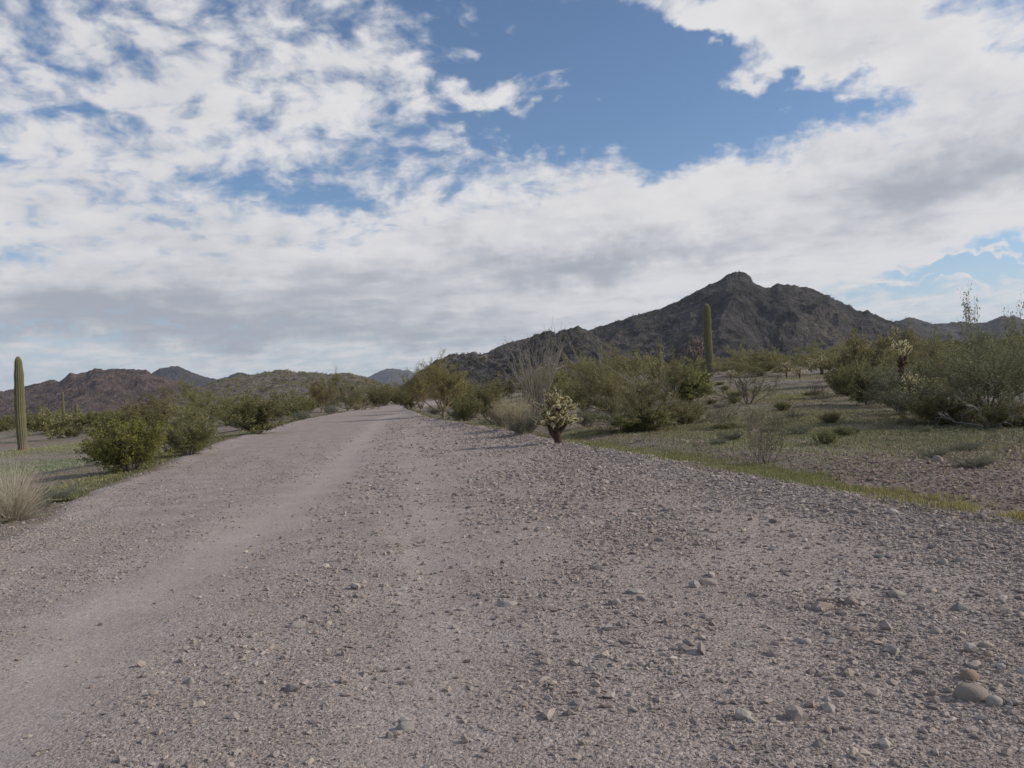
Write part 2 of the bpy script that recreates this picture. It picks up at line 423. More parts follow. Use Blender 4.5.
rock(970, 675, 19, 15, (.30, .215, .15), 'rounded orange brown stone just behind the largest stone of the pile', 2, 1)
rock(995, 700, 18, 14, (.33, .31, .30), 'light grey stone resting against the right flank of the largest stone', 3, .7)
rock(984, 688, 9, 10, (.31, .26, .19), 'small tan stone wedged between the largest stone and the light grey one', 4, .9)
rock(949, 690, 11, 8, (.23, .225, .22), 'small dark grey stone beside the largest stone of the pile', 40, .5)
rock(743, 714, 22, 14, (.38, .36, .34), 'pale grey angular stone lying alone in the bottom part of the gravel', 5, .4)
rock(820, 605, 25, 13, (.34, .26, .205), 'flat tan brown stone with a pinkish neighbour in the middle of the right gravel', 6, .3)
rock(849, 601, 20, 15, (.27, .21, .19), 'lumpy pinkish brown stone next to the flat tan brown one', 7, .2)
rock(852, 628, 17, 8, (.28, .21, .19), 'thin reddish brown stone lying below the lumpy pinkish stone', 8, .4)
rock(892, 650, 18, 7, (.42, .40, .38), 'whitish thin slab of stone flat on the gravel towards the stone pile', 9, .3)
rock(806, 470 + 171, 11, 7, (.42, .38, .37), 'small whitish stone below the flat tan brown stone', 10, .6)
rock(960, 606, 20, 12, (.20, .205, .21), 'dark bluish grey stone on the coarse gravel above the pile', 11, .3)
rock(898, 593, 22, 11, (.35, .32, .28), 'long wedge shaped light tan stone tipped on the coarse gravel', 12, .2)
rock(936, 630, 13, 11, (.36, .34, .32), 'light grey rounded stone above a tan pebble in the coarse gravel', 13, .7)
rock(987, 644, 15, 9, (.34, .29, .26), 'split tan stone on the coarse gravel above the stone pile', 14, .3)
rock(989, 654, 9, 7, (.36, .28, .18), 'small yellowish tan pebble tucked under the split tan stone', 41, .9)
rock(508, 603, 26, 8, (.34, .325, .305), 'pale flat stone sunk flush in the middle of the road', 15, .4)
rock(634, 590, 22, 9, (.33, .325, .315), 'pale grey flat slab beside a smaller stone on the road', 16, .2)
rock(617, 602, 12, 9, (.40, .37, .35), 'small whitish stone next to the pale grey flat slab', 17, .5)
rock(709, 581, 23, 12, (.30, .255, .235), 'broken brown stone lump raised a little out of the gravel', 18, .1)
rock(405, 726, 24, 11, (.29, .285, .275), 'grey flat stone near the lower edge of the road', 19, .4)
rock(389, 735, 10, 9, (.25, .235, .23), 'dark grey lump of stone by the grey flat one', 20, .4)
rock(296, 624, 20, 8, (.30, .285, .275), 'flat grey stone half buried beside the smooth wheel track', 21, .4)
rock(190, 681, 10, 9, (.30, .28, .265), 'small round grey stone among chips at the edge of the wheel track', 22, .7)
rock(600, 567, 17, 6, (.21, .215, .205), 'dark greenish flat stone on the road', 23, .4)
rock(880, 556, 15, 6, (.15, .16, .17), 'nearly black flat stone on the gravel slope', 24, .4)
rock(893, 511, 12, 6, (.44, .42, .40), 'whitish stone just below the strip of green grass', 25, .3)
rock(938, 459, 13, 10, (.30, .26, .225), 'tan boulder under the big grey branched tree', 26, .6)

# ------------------------------------------------------------------ plant generators
Zv = np.array([0, 0, 1.0])
def grow(rng, out, p, d, L, r, lev, P):
    K = 5; pts = [p.copy()]; dd = d.copy()
    for i in range(K - 1):
        dd = unit(dd + rng.normal(0, P['wander'], 3) + Zv * P['up'][lev])
        p = p + dd * L / (K - 1); pts.append(p.copy())
    pts = np.array(pts); out.append((pts, np.linspace(r, r * P['taper'], K), lev))
    if lev < P['max']:
        for k in range(P['kids'][lev]):
            t = rng.uniform(P['from'], 1.0) * (K - 1); i = min(int(t), K - 2)
            q_ = pts[i] + (pts[i + 1] - pts[i]) * (t - i)
            nd = unit(unit(pts[i + 1] - pts[i]) + rng.normal(0, P['spread'], 3))
            grow(rng, out, q_, nd, L * rng.uniform(*P['len']), r * P['thin'], lev + 1, P)
def woody(seed, stems, tilt, L, r, P, trunk=None):
    rng = np.random.default_rng(seed); out = []
    for i in range(stems):
        a = 6.283 * (i + rng.random()) / stems; t = rng.uniform(*tilt)
        d = np.array([math.cos(a) * math.sin(t), math.sin(a) * math.sin(t), math.cos(t)])
        base = np.array([math.cos(a), math.sin(a), 0]) * rng.uniform(0, .12) + np.array([0, 0, trunk or -.05])
        grow(rng, out, base, d, L * rng.uniform(.75, 1.1), r * rng.uniform(.7, 1.1), 0, P)
    return rng, out
def leaves_on(rng, out, lev, n, jit, L, W, tmin=.25, clump=0, zmin=.04):
    term = np.array([o[0] for o in out if o[2] in lev])
    N, K, _ = term.shape
    t = rng.uniform(tmin, 1, (N, n)) * (K - 1); i = np.minimum(t.astype(int), K - 2); fr = (t - i)[..., None]
    ar = np.arange(N)[:, None]
    c = term[ar, i] * (1 - fr) + term[ar, i + 1] * fr
    c = c + rng.normal(0, jit, c.shape)
    c = c.reshape(-1, 3); c = c[c[:, 2] > zmin]
    shade = np.repeat(rng.uniform(.7, 1.3, N), n)[:len(c)] if len(c) == N * n else rng.uniform(.7, 1.3, len(c))
    v, f = rand_leaves(rng, c, L, W)
    col = np.clip(.5 * shade[:, None] * rng.uniform(.75, 1.25, (len(c), 1)) * (1 + rng.normal(0, .05, (len(c), 3))), 0, 1.2)
    return v, f, np.repeat(col, 4, 0)
def sel(out, lev): return np.array([o[0] for o in out if o[2] in lev]), np.array([o[1] for o in out if o[2] in lev])

PROTO = {}
def proto(key, root, w, h): PROTO[key] = dict(root=root, w=w, h=h, used=False)
def extent(o):
    lo = np.full(3, 1e9); hi = -lo
    for c in o.children_recursive:
        if c.type == 'MESH':
            a = np.empty(len(c.data.vertices) * 3, np.float32); c.data.vertices.foreach_get('co', a); a = a.reshape(-1, 3)
            lo = np.minimum(lo, np.percentile(a, 1, axis=0)); hi = np.maximum(hi, np.percentile(a, 99, axis=0))
    return hi - lo, hi
def finish(key, root):
    e, hi = extent(root); proto(key, root, .5 * (e[0] + e[1]), hi[2])

def make_creosote(key, seed, mat, leaves, LW, stems=15, tilt=(.1, 1.15), name='bush', bark='bark'):
    P = dict(max=2, kids=(7, 5), up=(.10, .12, .1), wander=.13, taper=.5, spread=.45, thin=.5, len=(.38, .62))
    P['from'] = .12
    rng, out = woody(seed, stems, tilt, 1.25, .013, P)
    root = empty(name)
    mb = MB()
    p, r = sel(out, (0, 1)); mb.add(*tubes(p, r, 4)); p, r = sel(out, (2,)); mb.add(*tubes(p, r, 3))
    mb.build('stems', M[bark], root)
    mb = MB(); v, f, c = leaves_on(rng, out, (2,), leaves, .035, *LW); mb.add(v, f, 0, c)
    v, f, c = leaves_on(rng, out, (1,), leaves, .05, *LW, tmin=.15); mb.add(v, f, 0, c)
    mb.build('foliage', M[mat], root); finish(key, root)
make_creosote('creo_a', 21, 'creosote_bright', 24, (.058, .032), stems=24, tilt=(.05, 1.25))
make_creosote('creo_b', 22, 'creosote', 20, (.058, .030), stems=20)
make_creosote('creo_c', 23, 'creosote', 16, (.075, .040), stems=13, tilt=(.1, 1.0))
make_creosote('creo_far', 24, 'creosote', 9, (.13, .08), stems=11)
make_creosote('creo_far2', 25, 'creosote', 8, (.15, .08), stems=11, tilt=(.1, 1.1))
make_creosote('grey_a', 31, 'grey', 14, (.055, .03), stems=16, tilt=(.1, 1.3))
make_creosote('grey_b', 32, 'grey', 7, (.11, .07), stems=9, tilt=(.2, 1.3))

def make_palo(key, seed, leaves, LW, trunk=.15, tilt=(.15, 1.3), limbs=9, kids=(5, 4, 5), bark='twig_green', name='palo_verde_tree', mat='palo', L=1.7, up=(.05, .1, .12, .14)):
    P = dict(max=3, kids=kids, up=up, wander=.17, taper=.5, spread=.5, thin=.5, len=(.42, .68))
    P['from'] = .15
    rng, out = woody(seed, limbs, tilt, L, .028, P, trunk=trunk)
    root = empty(name)
    mb = MB()
    tp = np.array([[(0, 0, -.15), (.01, 0, 0), (.02, .01, trunk * .5), (0, .02, trunk), (0, 0, trunk + .15)]]); mb.add(*tubes(tp, np.array([[.08, .065, .055, .05, .035]]), 8))
    p, r = sel(out, (0, 1)); mb.add(*tubes(p, r, 5))
    mb.build('trunk', M[bark], root)
    mb = MB(); p, r = sel(out, (2, 3)); mb.add(*tubes(p, np.maximum(r * .8, .004), 3), 1, (.5, .5, .5))
    v, f, c = leaves_on(rng, out, (3,), leaves, .05, *LW, tmin=.1); mb.add(v, f, 0, c)
    mb.build('crown', [M[mat], M['twig_green'] if bark != 'dead' else M[bark]], root); finish(key, root)
make_palo('palo_a', 41, 15, (.080, .022))
make_palo('palo_b', 42, 14, (.085, .024), tilt=(.2, 1.4), limbs=10)
make_palo('palo_tan', 43, 13, (.085, .018), trunk=.35, tilt=(.1, 1.15), limbs=9, mat='palo_tan', bark='tan_bark', up=(.12, .16, .2, .22))
make_palo('palo_far', 44, 8, (.19, .06), kids=(4, 4, 3))
make_palo('palo_big', 45, 11, (.055, .024), trunk=.3, tilt=(.35, 1.45), limbs=13, kids=(6, 5, 5), mat='ironwood', bark='bark', name='ironwood_tree', L=2.0)

def make_tuft(key, seed, n, H, spread, mat, W=.006, name='dry_grass_tuft', heads=False):
    rng = np.random.default_rng(seed)
    a = rng.uniform(0, 6.283, n); t = np.abs(rng.normal(0, spread, n)); l = H * rng.uniform(.45, 1.05, n)
    b = np.stack([np.cos(a), np.sin(a), 0 * a], -1) * (rng.random(n)**.7 * H * .28)[:, None]
    d0 = np.stack([np.cos(a) * np.sin(t), np.sin(a) * np.sin(t), np.cos(t)], -1) + rng.normal(0, .22, (n, 3))
    pts = [b]
    p = b.copy(); d = unit(d0)
    for i in range(4):
        p = p + d * (l / 4)[:, None]; pts.append(p.copy()); d = unit(d + np.stack([np.cos(a), np.sin(a), -.35 + 0 * a], -1) * .16 + rng.normal(0, .13, (n, 3)))
    Pp = np.stack(pts, 1)
    R = np.tile(np.linspace(W * .5, W * .18, 5), (n, 1))
    v, f = tubes(Pp, R, 3)
    col = .5 * rng.uniform(.6, 1.35, (n, 1)) * (1 + rng.normal(0, .05, (n, 3)))
    root = empty(name); mb = MB(); mb.add(v, f, 0, np.repeat(col, 15, 0)); mb.build('blades', M[mat], root)
    if heads:
        c = Pp[:, -1] + rng.normal(0, .01, (n, 3)); mb = MB(); v, f = rand_leaves(rng, np.repeat(c, 3, 0) + rng.normal(0, .03, (n * 3, 3)), .05, .02, 1.0); mb.add(v, f, 0); mb.build('seed_heads', M[mat], root)
    finish(key, root)
make_tuft('straw', 51, 1150, .95, .78, 'straw', .006)
make_tuft('rusty', 52, 620, 1.2, .42, 'pink_straw', .010, heads=True)

def make_ocotillo(key, seed, n, H, lean=(0, 0), tilt=(.03, .42), r=.02, mat='ocotillo'):
    rng = np.random.default_rng(seed); K = 9; Pp = []; R = []; tw = []
    for i in range(n):
        a = 6.283 * (i + rng.random() * .8) / n; t = rng.uniform(*tilt)
        d = unit(np.array([math.cos(a) * math.sin(t) + lean[0], math.sin(a) * math.sin(t) + lean[1], math.cos(t)]))
        p = np.array([math.cos(a), math.sin(a), 0]) * .12 - Zv * .05; pts = [p]; L = H * rng.uniform(.6, 1.08)
        for k in range(K - 1):
            d = unit(d + rng.normal(0, .05, 3) + np.array([math.cos(a), math.sin(a), -.3]) * .035); p = p + d * L / (K - 1); pts.append(p)
        Pp.append(pts); R.append(np.linspace(r, r * .35, K) * rng.uniform(.7, 1.1))
        for q_ in range(3):
            j = rng.integers(3, K - 1); e = unit(d + rng.normal(0, .4, 3)); tw.append([np.array(pts[j]) + e * s * L * .25 for s in np.linspace(0, 1, 5)])
    Pp = np.array(Pp); R = np.array(R)
    root = empty('ocotillo')
    mb = MB(); mb.add(*tubes(Pp, R, 5)); mb.add(*tubes(np.array(tw), np.tile(np.linspace(r * .45, r * .2, 5), (len(tw), 1)), 3))
    mb.build('wands', M[mat], root)
    mb = MB(); c = Pp[:, 3:].reshape(-1, 3); c = np.repeat(c, 6, 0) + rng.normal(0, .06, (len(c) * 6, 3)); v, f = rand_leaves(rng, c, .05, .02); mb.add(v, f, 0, (.6, .6, .6)); mb.build('leaves', M['palo'], root)
    finish(key, root)
make_ocotillo('ocot_a', 61, 46, 3.6, r=.021)
make_ocotillo('ocot_c', 63, 9, 3.2, lean=(-.5, 0), tilt=(.05, .3), r=.016)
make_ocotillo('ocot_b', 62, 16, 3.2, lean=(-.35, 0), tilt=(.05, .5), r=.015)

def joint(mb, rng, p, d, L, r, spines, dead=False, splen=.028, sw=.004):
    """one fuzzy cholla joint: fleshy capsule and a coat of straw spines"""
    d = unit(d); t = np.array([0, .08, .3, .6, .88, 1.0]); rr = np.array([.45, .85, 1, 1, .8, .3]) * r
    P_ = (p + d * (t * L)[:, None])[None]
    mb.add(*tubes(P_, rr[None], 7), 0)
    u = unit(np.cross(d, rng.normal(size=(spines, 3)))); s = rng.random(spines) * 1.03
    base = p + d * (s * L)[:, None] + u * (np.interp(s, t, rr) * .85)[:, None]
    out = unit(u + d * (rng.normal(.25, .45, spines) + 1.2 * (s > .85))[:, None] + rng.normal(0, .25, (spines, 3)))
    side = unit(np.cross(out, rng.normal(size=(spines, 3))))
    L_ = splen * rng.uniform(.6, 1.2, spines)
    v, f = diamonds(base + out * L_[:, None] * .5, out, side, L_, np.full(spines, sw))
    mb.add(v, f, 1, np.repeat(.5 * rng.uniform(.75, 1.15, (spines, 1)) * np.ones((1, 3)), 4, 0))
def make_cholla():
    rng = np.random.default_rng(73); root = empty('cholla_cactus')
    mats = [M['cholla_flesh'], M['spine']]
    mb = MB()
    mb.add(*tubes([[(0, 0, -.08), (.01, 0, .1), (-.01, 0, .28), (.0, .0, .5), (.02, 0, .8), (0, 0, 1.08)]], [[.105, .095, .085, .075, .065, .05]], 10), 0)
    mb.add(*tubes([[(-.02, 0, .12), (-.14, .02, .28), (-.2, .0, .45), (-.26, .0, .6)]], [[.07, .065, .06, .045]], 8), 0)
    mb.add(*tubes([[(0, 0, .25), (.12, -.03, .36), (.2, -.04, .5), (.27, -.04, .66)]], [[.065, .06, .055, .04]], 8), 0)
    mb.add(*tubes([[(0, 0, .55), (-.06, -.1, .68), (-.1, -.14, .82), (-.13, -.16, .95)]], [[.06, .055, .05, .04]], 8), 0)
    n = 500; z = rng.uniform(0, 1.0, n); a = rng.uniform(0, 6.28, n); o_ = np.stack([np.cos(a), np.sin(a), .1 * z], -1)
    v, f = diamonds(np.stack([0 * z, 0 * z, z], -1) + o_ * .10, unit(o_ + rng.normal(0, .4, (n, 3))), unit(np.cross(o_, rng.normal(size=(n, 3)))), np.full(n, .05), np.full(n, .005)); mb.add(v, f, 1)
    mb.build('trunk', [M['cholla_trunk'], M['dead_spine']], root)
    centers = [(np.array([0, 0, 1.0]), 18, .18), (np.array([-.2, 0, .86]), 10, .15), (np.array([.2, 0, .86]), 10, .15), (np.array([-.3, 0, .55]), 9, .12), (np.array([.3, 0, .55]), 9, .12),
               (np.array([.05, -.12, .66]), 9, .12), (np.array([-.05, .1, .72]), 7, .12), (np.array([0, -.10, .42]), 7, .1), (np.array([.02, -.12, .62]), 10, .1), (np.array([-.14, -.1, .50]), 9, .1), (np.array([.15, -.1, .52]), 9, .1), (np.array([0, 0, .8]), 12, .2), (np.array([-.17, -.02, .46]), 5, .08), (np.array([.17, -.02, .46]), 5, .08)]
    for c, k, rr in centers:
        for i in range(k):
            d = unit(rng.normal(size=3) * np.array([1, 1, .8]) + np.array([c[0] * 2.2, c[1] * 2, .35 + .5 * (c[2] > .8)]))
            if c[2] < .7 and d[2] < -.2: d[2] *= -.3
            mb = MB(); L = rng.uniform(.15, .26)
            p = c + d * rr * rng.uniform(.5, 1.0)
            joint(mb, rng, p, d, L, .033, 230, splen=.036, sw=.0062)
            if rng.random() < .25:
                e = unit(d + rng.normal(0, .55, 3) + Zv * .3); joint(mb, rng, p + d * L * .9, e, L * .6, .023, 110, splen=.032, sw=.0048)
            mb.build('arm', mats, root)
    finish('cholla', root)
make_cholla()
def make_far_cholla(key, seed, H, tall=False):
    rng = np.random.default_rng(seed); root = empty('cholla_cactus'); mb = MB()
    mb.add(*tubes([[(0, 0, -.1), (.02, 0, H * .25), (-.02, 0, H * .5), (0, 0, H * .75)]], [[.06, .06, .055, .05]] if not tall else [[.11, .10, .09, .06]], 8), 0)
    if tall:
        for i in range(26):
            z = rng.uniform(.35, .75) * H; a = rng.uniform(0, 6.28); d = unit(np.array([math.cos(a), math.sin(a), .5])); joint(mb, rng, np.array([0, 0, z]) + d * .05, d, .22, .05, 60, splen=.06, sw=.012)
    mb.build('trunk', [M['cholla_trunk'], M['dead_spine']], root)
    mb = MB()
    for i in range(46 if not tall else 26):
        d = unit(rng.normal(size=3) + Zv * (.5 if not tall else .9))
        if d[2] < -.1: d[2] *= -1
        c = np.array([rng.normal(0, .16), rng.normal(0, .16), H * rng.uniform(.25, .8) if not tall else H * rng.uniform(.78, .9)])
        joint(mb, rng, c + d * .1, d, rng.uniform(.16, .28), .035, 70, splen=.055, sw=.011)
    if tall:
        for i in range(8):
            a = rng.uniform(0, 6.28); d = unit(np.array([math.cos(a), math.sin(a), .2])); joint(mb, rng, np.array([0, 0, H * .3]) + d * .08, d, .22, .035, 70, splen=.055, sw=.011)
    mb.build('arms', [M['cholla_flesh'], M['spine']], root); finish(key, root)
make_far_cholla('cholla_low', 81, 1.15)
make_far_cholla('cholla_low2', 82, .9)
make_far_cholla('cholla_tall', 83, 2.2, True)

def make_twiggy(key, seed):
    P = dict(max=2, kids=(5, 5), up=(.06, .06, .05), wander=.16, taper=.5, spread=.42, thin=.55, len=(.35, .6)); P['from'] = .35
    rng, out = woody(seed, 13, (.1, .95), .8, .011, P); root = empty('twiggy_shrub')
    mb = MB(); p, r = sel(out, (0, 1, 2)); mb.add(*tubes(p, np.maximum(r, .0035), 3)); mb.build('stems', M['bark'], root)
    mb = MB(); v, f, c = leaves_on(rng, out, (2,), 3, .02, .03, .016); mb.add(v, f, 0, c); mb.build('foliage', M['creosote'], root); finish(key, root)
make_twiggy('twiggy', 91)
make_creosote('spray', 26, 'ironwood', 5, (.06, .032), stems=4, tilt=(.05, .35))
def make_deadwood(key, seed):
    P = dict(max=2, kids=(5, 4), up=(-.02, .04, .05), wander=.24, taper=.5, spread=.6, thin=.55, len=(.35, .65)); P['from'] = .3
    rng, out = woody(seed, 6, (.9, 1.5), 1.9, .035, P, trunk=.2); root = empty('dead_branches')
    mb = MB(); p, r = sel(out, (0, 1, 2)); mb.add(*tubes(p, np.maximum(r, .006), 4)); mb.build('branches', M['dead'], root); finish(key, root)
make_deadwood('dead', 95)

def saguaro_mat():
    m, nt = newmat('saguaro_skin'); N = NT(nt)
    at = N.n('ShaderNodeAttribute', attribute_name='tint').outputs['Color']
    tc = N.n('ShaderNodeTexCoord').outputs['Object']
    st = N.n('ShaderNodeVectorMath', {0: tc, 1: (2.0, 2.0, .9)}, operation='MULTIPLY').outputs[0]
    n = N.noise(st, 2.0, 4, .6)
    c = N.mix(N.m('MULTIPLY', N.ss(n, .42, .7), .5), at, N.mix(1.0, at, (1.35, 1.1, .8), 'MULTIPLY'))
    sc_ = N.ss(N.noise(tc, 3.4, 3, .6), .63, .70); c = N.mix(N.m('MULTIPLY', sc_, .7), c, (.10, .075, .055))
    d = N.n('ShaderNodeBsdfPrincipled', {'Base Color': c, 'Roughness': .75, 'Specular IOR Level': .2})
    N.n('ShaderNodeOutputMaterial', {0: d.outputs[0]}); return m
M['saguaro'] = saguaro_mat()
def make_saguaro(H, rmax, seed, label, px, Y, py_base=None, ribs=15, bend=.0, group=None, detail=True, pr=(.78, .72, .84, 1, .93, .86)):
    rng = np.random.default_rng(seed)
    K = 70; sides = ribs * 6
    t = np.concatenate([np.linspace(0, .93, K - 14), .93 + .07 * (1 - np.cos(np.linspace(0, math.pi / 2, 15)[1:]))])
    t = np.concatenate([np.linspace(0, 1 - rmax * 1.6 / H, K - 14), 1 - rmax * 1.6 / H * (1 - np.sin(np.linspace(0, math.pi / 2, 15)[1:]))])
    prof = np.interp(t, [0, .06, .2, .5, .8, 1], pr) * rmax * (1 + .03 * np.sin(t * 40 + seed) + .04 * (fbm(t * 9, t * 0, 2, seed) - .5))
    cap = np.clip((1 - t) * H / (rmax * 1.6), 0, 1); prof = prof * np.sqrt(np.clip(1 - (1 - cap)**2, 0.0004, 1))
    a = np.arange(sides) * 2 * math.pi / sides
    rib = 1 - .13 * np.abs(np.sin(a * ribs / 2))**.8 * 1.0
    rib = .87 + .13 * np.abs(np.cos(a * ribs / 2))**1.3
    cx = bend * np.sin(t * 2.2) + .02 * np.sin(t * 9); cy = .02 * np.cos(t * 7)
    V = np.stack([cx[:, None] + prof[:, None] * rib * np.cos(a), cy[:, None] + prof[:, None] * rib * np.sin(a), (t * H)[:, None] + 0 * a], -1)
    idx = np.arange(K * sides).reshape(K, sides); nx = np.roll(idx, -1, 1)
    f = np.stack([idx[:-1], nx[:-1], nx[1:], idx[1:]], -1).reshape(-1, 4)
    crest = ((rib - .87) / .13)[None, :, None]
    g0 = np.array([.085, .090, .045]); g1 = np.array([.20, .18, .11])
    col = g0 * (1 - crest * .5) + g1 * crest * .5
    low = S((.20 - t + .05 * fbm(t * 20, 0 * t, 2, 3)) / .2)[:, None, None]; col = col * (1 - low) + np.array([.165, .13, .10]) * low
    tip = S((t - .965) / .03)[:, None, None]; col = col * (1 - tip * .7) + np.array([.22, .19, .15]) * tip * .7
    root = empty('saguaro_cactus')
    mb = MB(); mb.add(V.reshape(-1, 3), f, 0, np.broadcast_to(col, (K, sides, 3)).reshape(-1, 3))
    mb.build('stem', M['saguaro'], root, smooth=True)
    if detail:
        zz = np.arange(.5, H - .02, .055); rib_a = np.arange(ribs) * 2 * math.pi / ribs
        zg, ag = np.meshgrid(zz, rib_a); zg = zg.ravel() + rng.uniform(-.01, .01, zg.size); ag = ag.ravel()
        zg = np.repeat(zg, 5); ag = np.repeat(ag, 5); rr = np.interp(zg / H, t, prof)
        cxg = np.interp(zg / H, t, cx); cyg = np.interp(zg / H, t, cy)
        c = np.stack([cxg + rr * np.cos(ag), cyg + rr * np.sin(ag), zg], -1); o_ = unit(np.stack([np.cos(ag), np.sin(ag), 0 * ag], -1) + rng.normal(0, .7, (len(ag), 3)))
        v, f = diamonds(c + o_ * .015, o_, unit(np.cross(o_, rng.normal(size=o_.shape))), np.full(len(c), .04), np.full(len(c), .004))
        mb = MB(); mb.add(v, f, 0, (.42, .40, .36)); mb.build('spines', M['spine'], root)
    x = at_depth(px, py_base or 400, Y)[0]
    root.location = (x, Y, gh1(x, Y) - .1); root.rotation_euler = (0, 0, rng.uniform(0, 6))
    tag(root, label, 'cactus', group)
    return root

# ------------------------------------------------------------------ placing plants
def ground_hit(px, py):
    d = ray(px, py); Ys = np.geomspace(3, 400, 4000)
    s = Ys / d[1]; zz = EYE + d[2] * s - gh(d[0] * s, Ys)
    k = np.argmax(zz < 0); return (d[0] * s[k], Ys[k]) if zz[k] < 0 else None
def put(key, x, y, w, h, label, cat, group=None, rot=None, name=None):
    p = PROTO[key]
    o = p['root'] if not p['used'] else copy_tree(p['root'])
    p['used'] = True
    if name: o.name = name
    o.location = (x, y, gh1(x, y) - .02); o.scale = (w / p['w'], w / p['w'], h / p['h'])
    o.rotation_euler = (0, 0, random.uniform(0, 6.283) if rot is None else rot)
    tag(o, label, cat, group); return o
def plant(key, px, py, top, wpx, label, cat, group=None, Y=None, rot=None, name=None):
    """px, py: where it meets the ground in the photo, or its distance Y when the foot is hidden"""
    if Y is None:
        x, y = ground_hit(px, py)
    else:
        y = Y; x = at_depth(px, 395, y)[0]
        for _ in range(4):
            z = gh1(x, y); py = project((x, y, z))[1]; x = at_depth(px, py, y)[0]
    z = gh1(x, y)
    h = at_depth(px, top, y)[2] - z
    return put(key, x, y, wpx * y / F, max(h, .15), label, cat, group, rot, name)

# left of the road
make_saguaro(5.05, .255, 7, 'tall armless saguaro standing alone on the open flat, browner towards its foot', 22, 42.0, 446, bend=-.12, pr=(.92, .86, .95, 1, .88, .62))
make_saguaro(6.35, .35, 9, 'green ribbed single column saguaro in front of the dark mountain', 710.5, 68.0, 380, ribs=17, bend=-.02)
plant('straw', 12, 521, 462, 66, 'pale straw coloured dry grass tuft at the road edge', 'dry grass')
plant('straw', -32, 530, 470, 60, 'pale straw coloured dry grass tuft cut by the picture edge', 'dry grass')
plant('grey_a', 54, 502, 484, 34, 'low grey green herb next to the pale straw tuft', 'shrub', name='low_herb')
plant('grey_a', 30, 512, 492, 36, 'grey green herb hugging the foot of the whole pale straw tuft', 'shrub', name='low_herb')
plant('grey_a', -8, 508, 480, 40, 'grey green herb growing up through the pale straw tufts', 'shrub', name='low_herb')
plant('creo_a', 130, 472, 419, 74, 'bright green leafy creosote bush right at the gravel edge', 'bush', rot=.6)
plant('creo_b', 112, 462, 432, 50, 'small dark creosote bush peeping out behind the bright green one', 'bush')
plant('creo_b', 190, 455, 414, 62, 'olive creosote bush touching the bright green one, nearer the far road bend', 'bush')
plant('creo_c', 258, 434, 396, 66, 'dark green dense creosote bush standing by a pale gravel patch at the road edge', 'bush')
plant('creo_c', 243, 430, 402, 40, 'dull green creosote bush just behind the dark dense one', 'bush')
plant('palo_a', 202, 420, 380, 60, 'wide olive palo verde tree rising behind the two roadside creosote bushes', 'tree')
plant('palo_b', 160, 418, 388, 44, 'yellowish palo verde tree beyond the bright green bush', 'tree')
plant('palo_tan', 322, 413, 378, 34, 'yellow green feathery palo verde beside the road on the far verge', 'tree')
plant('palo_a', 348, 411, 374, 48, 'rounded olive palo verde next to the yellow green feathery one', 'tree')
plant('creo_b', 300, 419, 396, 30, 'mid green creosote bush beneath the yellow green palo verde', 'bush')
plant('grey_a', 302, 420, 410, 20, 'pale grey saltbush at the road edge beside the dark dense creosote', 'shrub', name='saltbush')
plant('grey_a', 330, 414, 404, 18, 'grey green saltbush at the foot of the feathery palo verde', 'shrub', name='saltbush')
plant('rusty', 357, 410, 401, 12, 'small yellow flowering brittlebush on the far road verge', 'shrub', name='brittlebush')
plant('creo_b', 378, 407, 388, 26, 'dusky creosote bush where the road narrows out of sight', 'bush')
plant('creo_c', 398, 405, 390, 20, 'dark bush closing the view at the end of the road', 'bush')
plant('creo_c', 384, 406, 384, 30, 'deep green bush behind the dusky one near the road end', 'bush', Y=130)
make_saguaro(4.2, .14, 12, 'thin distant saguaro pole rising above the scrub, the more slender of two', 63.5, 90, 412, ribs=10, detail=False)
make_saguaro(2.6, .16, 13, 'short pale distant saguaro in the scrub beside a more slender one', 76.5, 80, 412, ribs=10, detail=False)

# between road and mountain
plant('palo_tan', 444, 418, 358, 62, 'tan trunked palo verde with feathery yellow twigs at the road edge', 'tree', rot=2.2)
plant('palo_tan', 421, 413, 368, 40, 'second feathery palo verde, a little farther along the road than the tan trunked one', 'tree', rot=4.0)
plant('creo_c', 410, 410, 386, 26, 'dark round bush at the road end under the feathery palo verde', 'bush')
plant('creo_b', 466, 421, 396, 36, 'olive bush leaning against the tan trunked palo verde', 'bush')
plant('grey_a', 458, 420, 408, 20, 'low grey saltbush at the foot of the tan trunked palo verde', 'shrub', name='saltbush')
plant('grey_a', 437, 415, 405, 18, 'bluish low saltbush behind the tan trunk', 'shrub', name='saltbush')
plant('creo_b', 488, 421, 384, 44, 'green bush between the tan trunked palo verde and the ocotillo', 'bush', Y=48)
plant('forb' if 'forb' in PROTO else 'creo_b', 500, 424, 404, 30, 'low leafy green bush in front of the ocotillo', 'bush')
plant('ocot_a', 538, 415, 333, 66, 'tall grey ocotillo with a fan of bare wands', 'ocotillo', Y=37)
plant('rusty', 518, 432, 391, 44, 'rusty dry seed stalks in a clump beside the cholla', 'dry grass', name='dry_stalk_clump')
plant('rusty', 502, 428, 398, 26, 'small rusty stalk clump on the road side of the bigger one', 'dry grass', name='dry_stalk_clump')
plant('grey_a', 528, 435, 410, 40, 'dark grey green saltbush close beside the cholla', 'shrub', name='saltbush')
plant('cholla', 558, 443, 386, 44, 'teddy bear cholla with pale fuzzy arms and a dark trunk at the gravel edge', 'cactus', rot=0.3)
plant('grey_a', 588, 428, 407, 26, 'round pale grey shrub just behind the cholla', 'shrub', name='saltbush')
plant('palo_b', 612, 418, 350, 90, 'broad olive palo verde tree between the ocotillo and the leaning bare wands', 'tree', Y=38)
plant('palo_a', 585, 418, 360, 48, 'darker half of a palo verde pair behind the cholla', 'tree', Y=42)
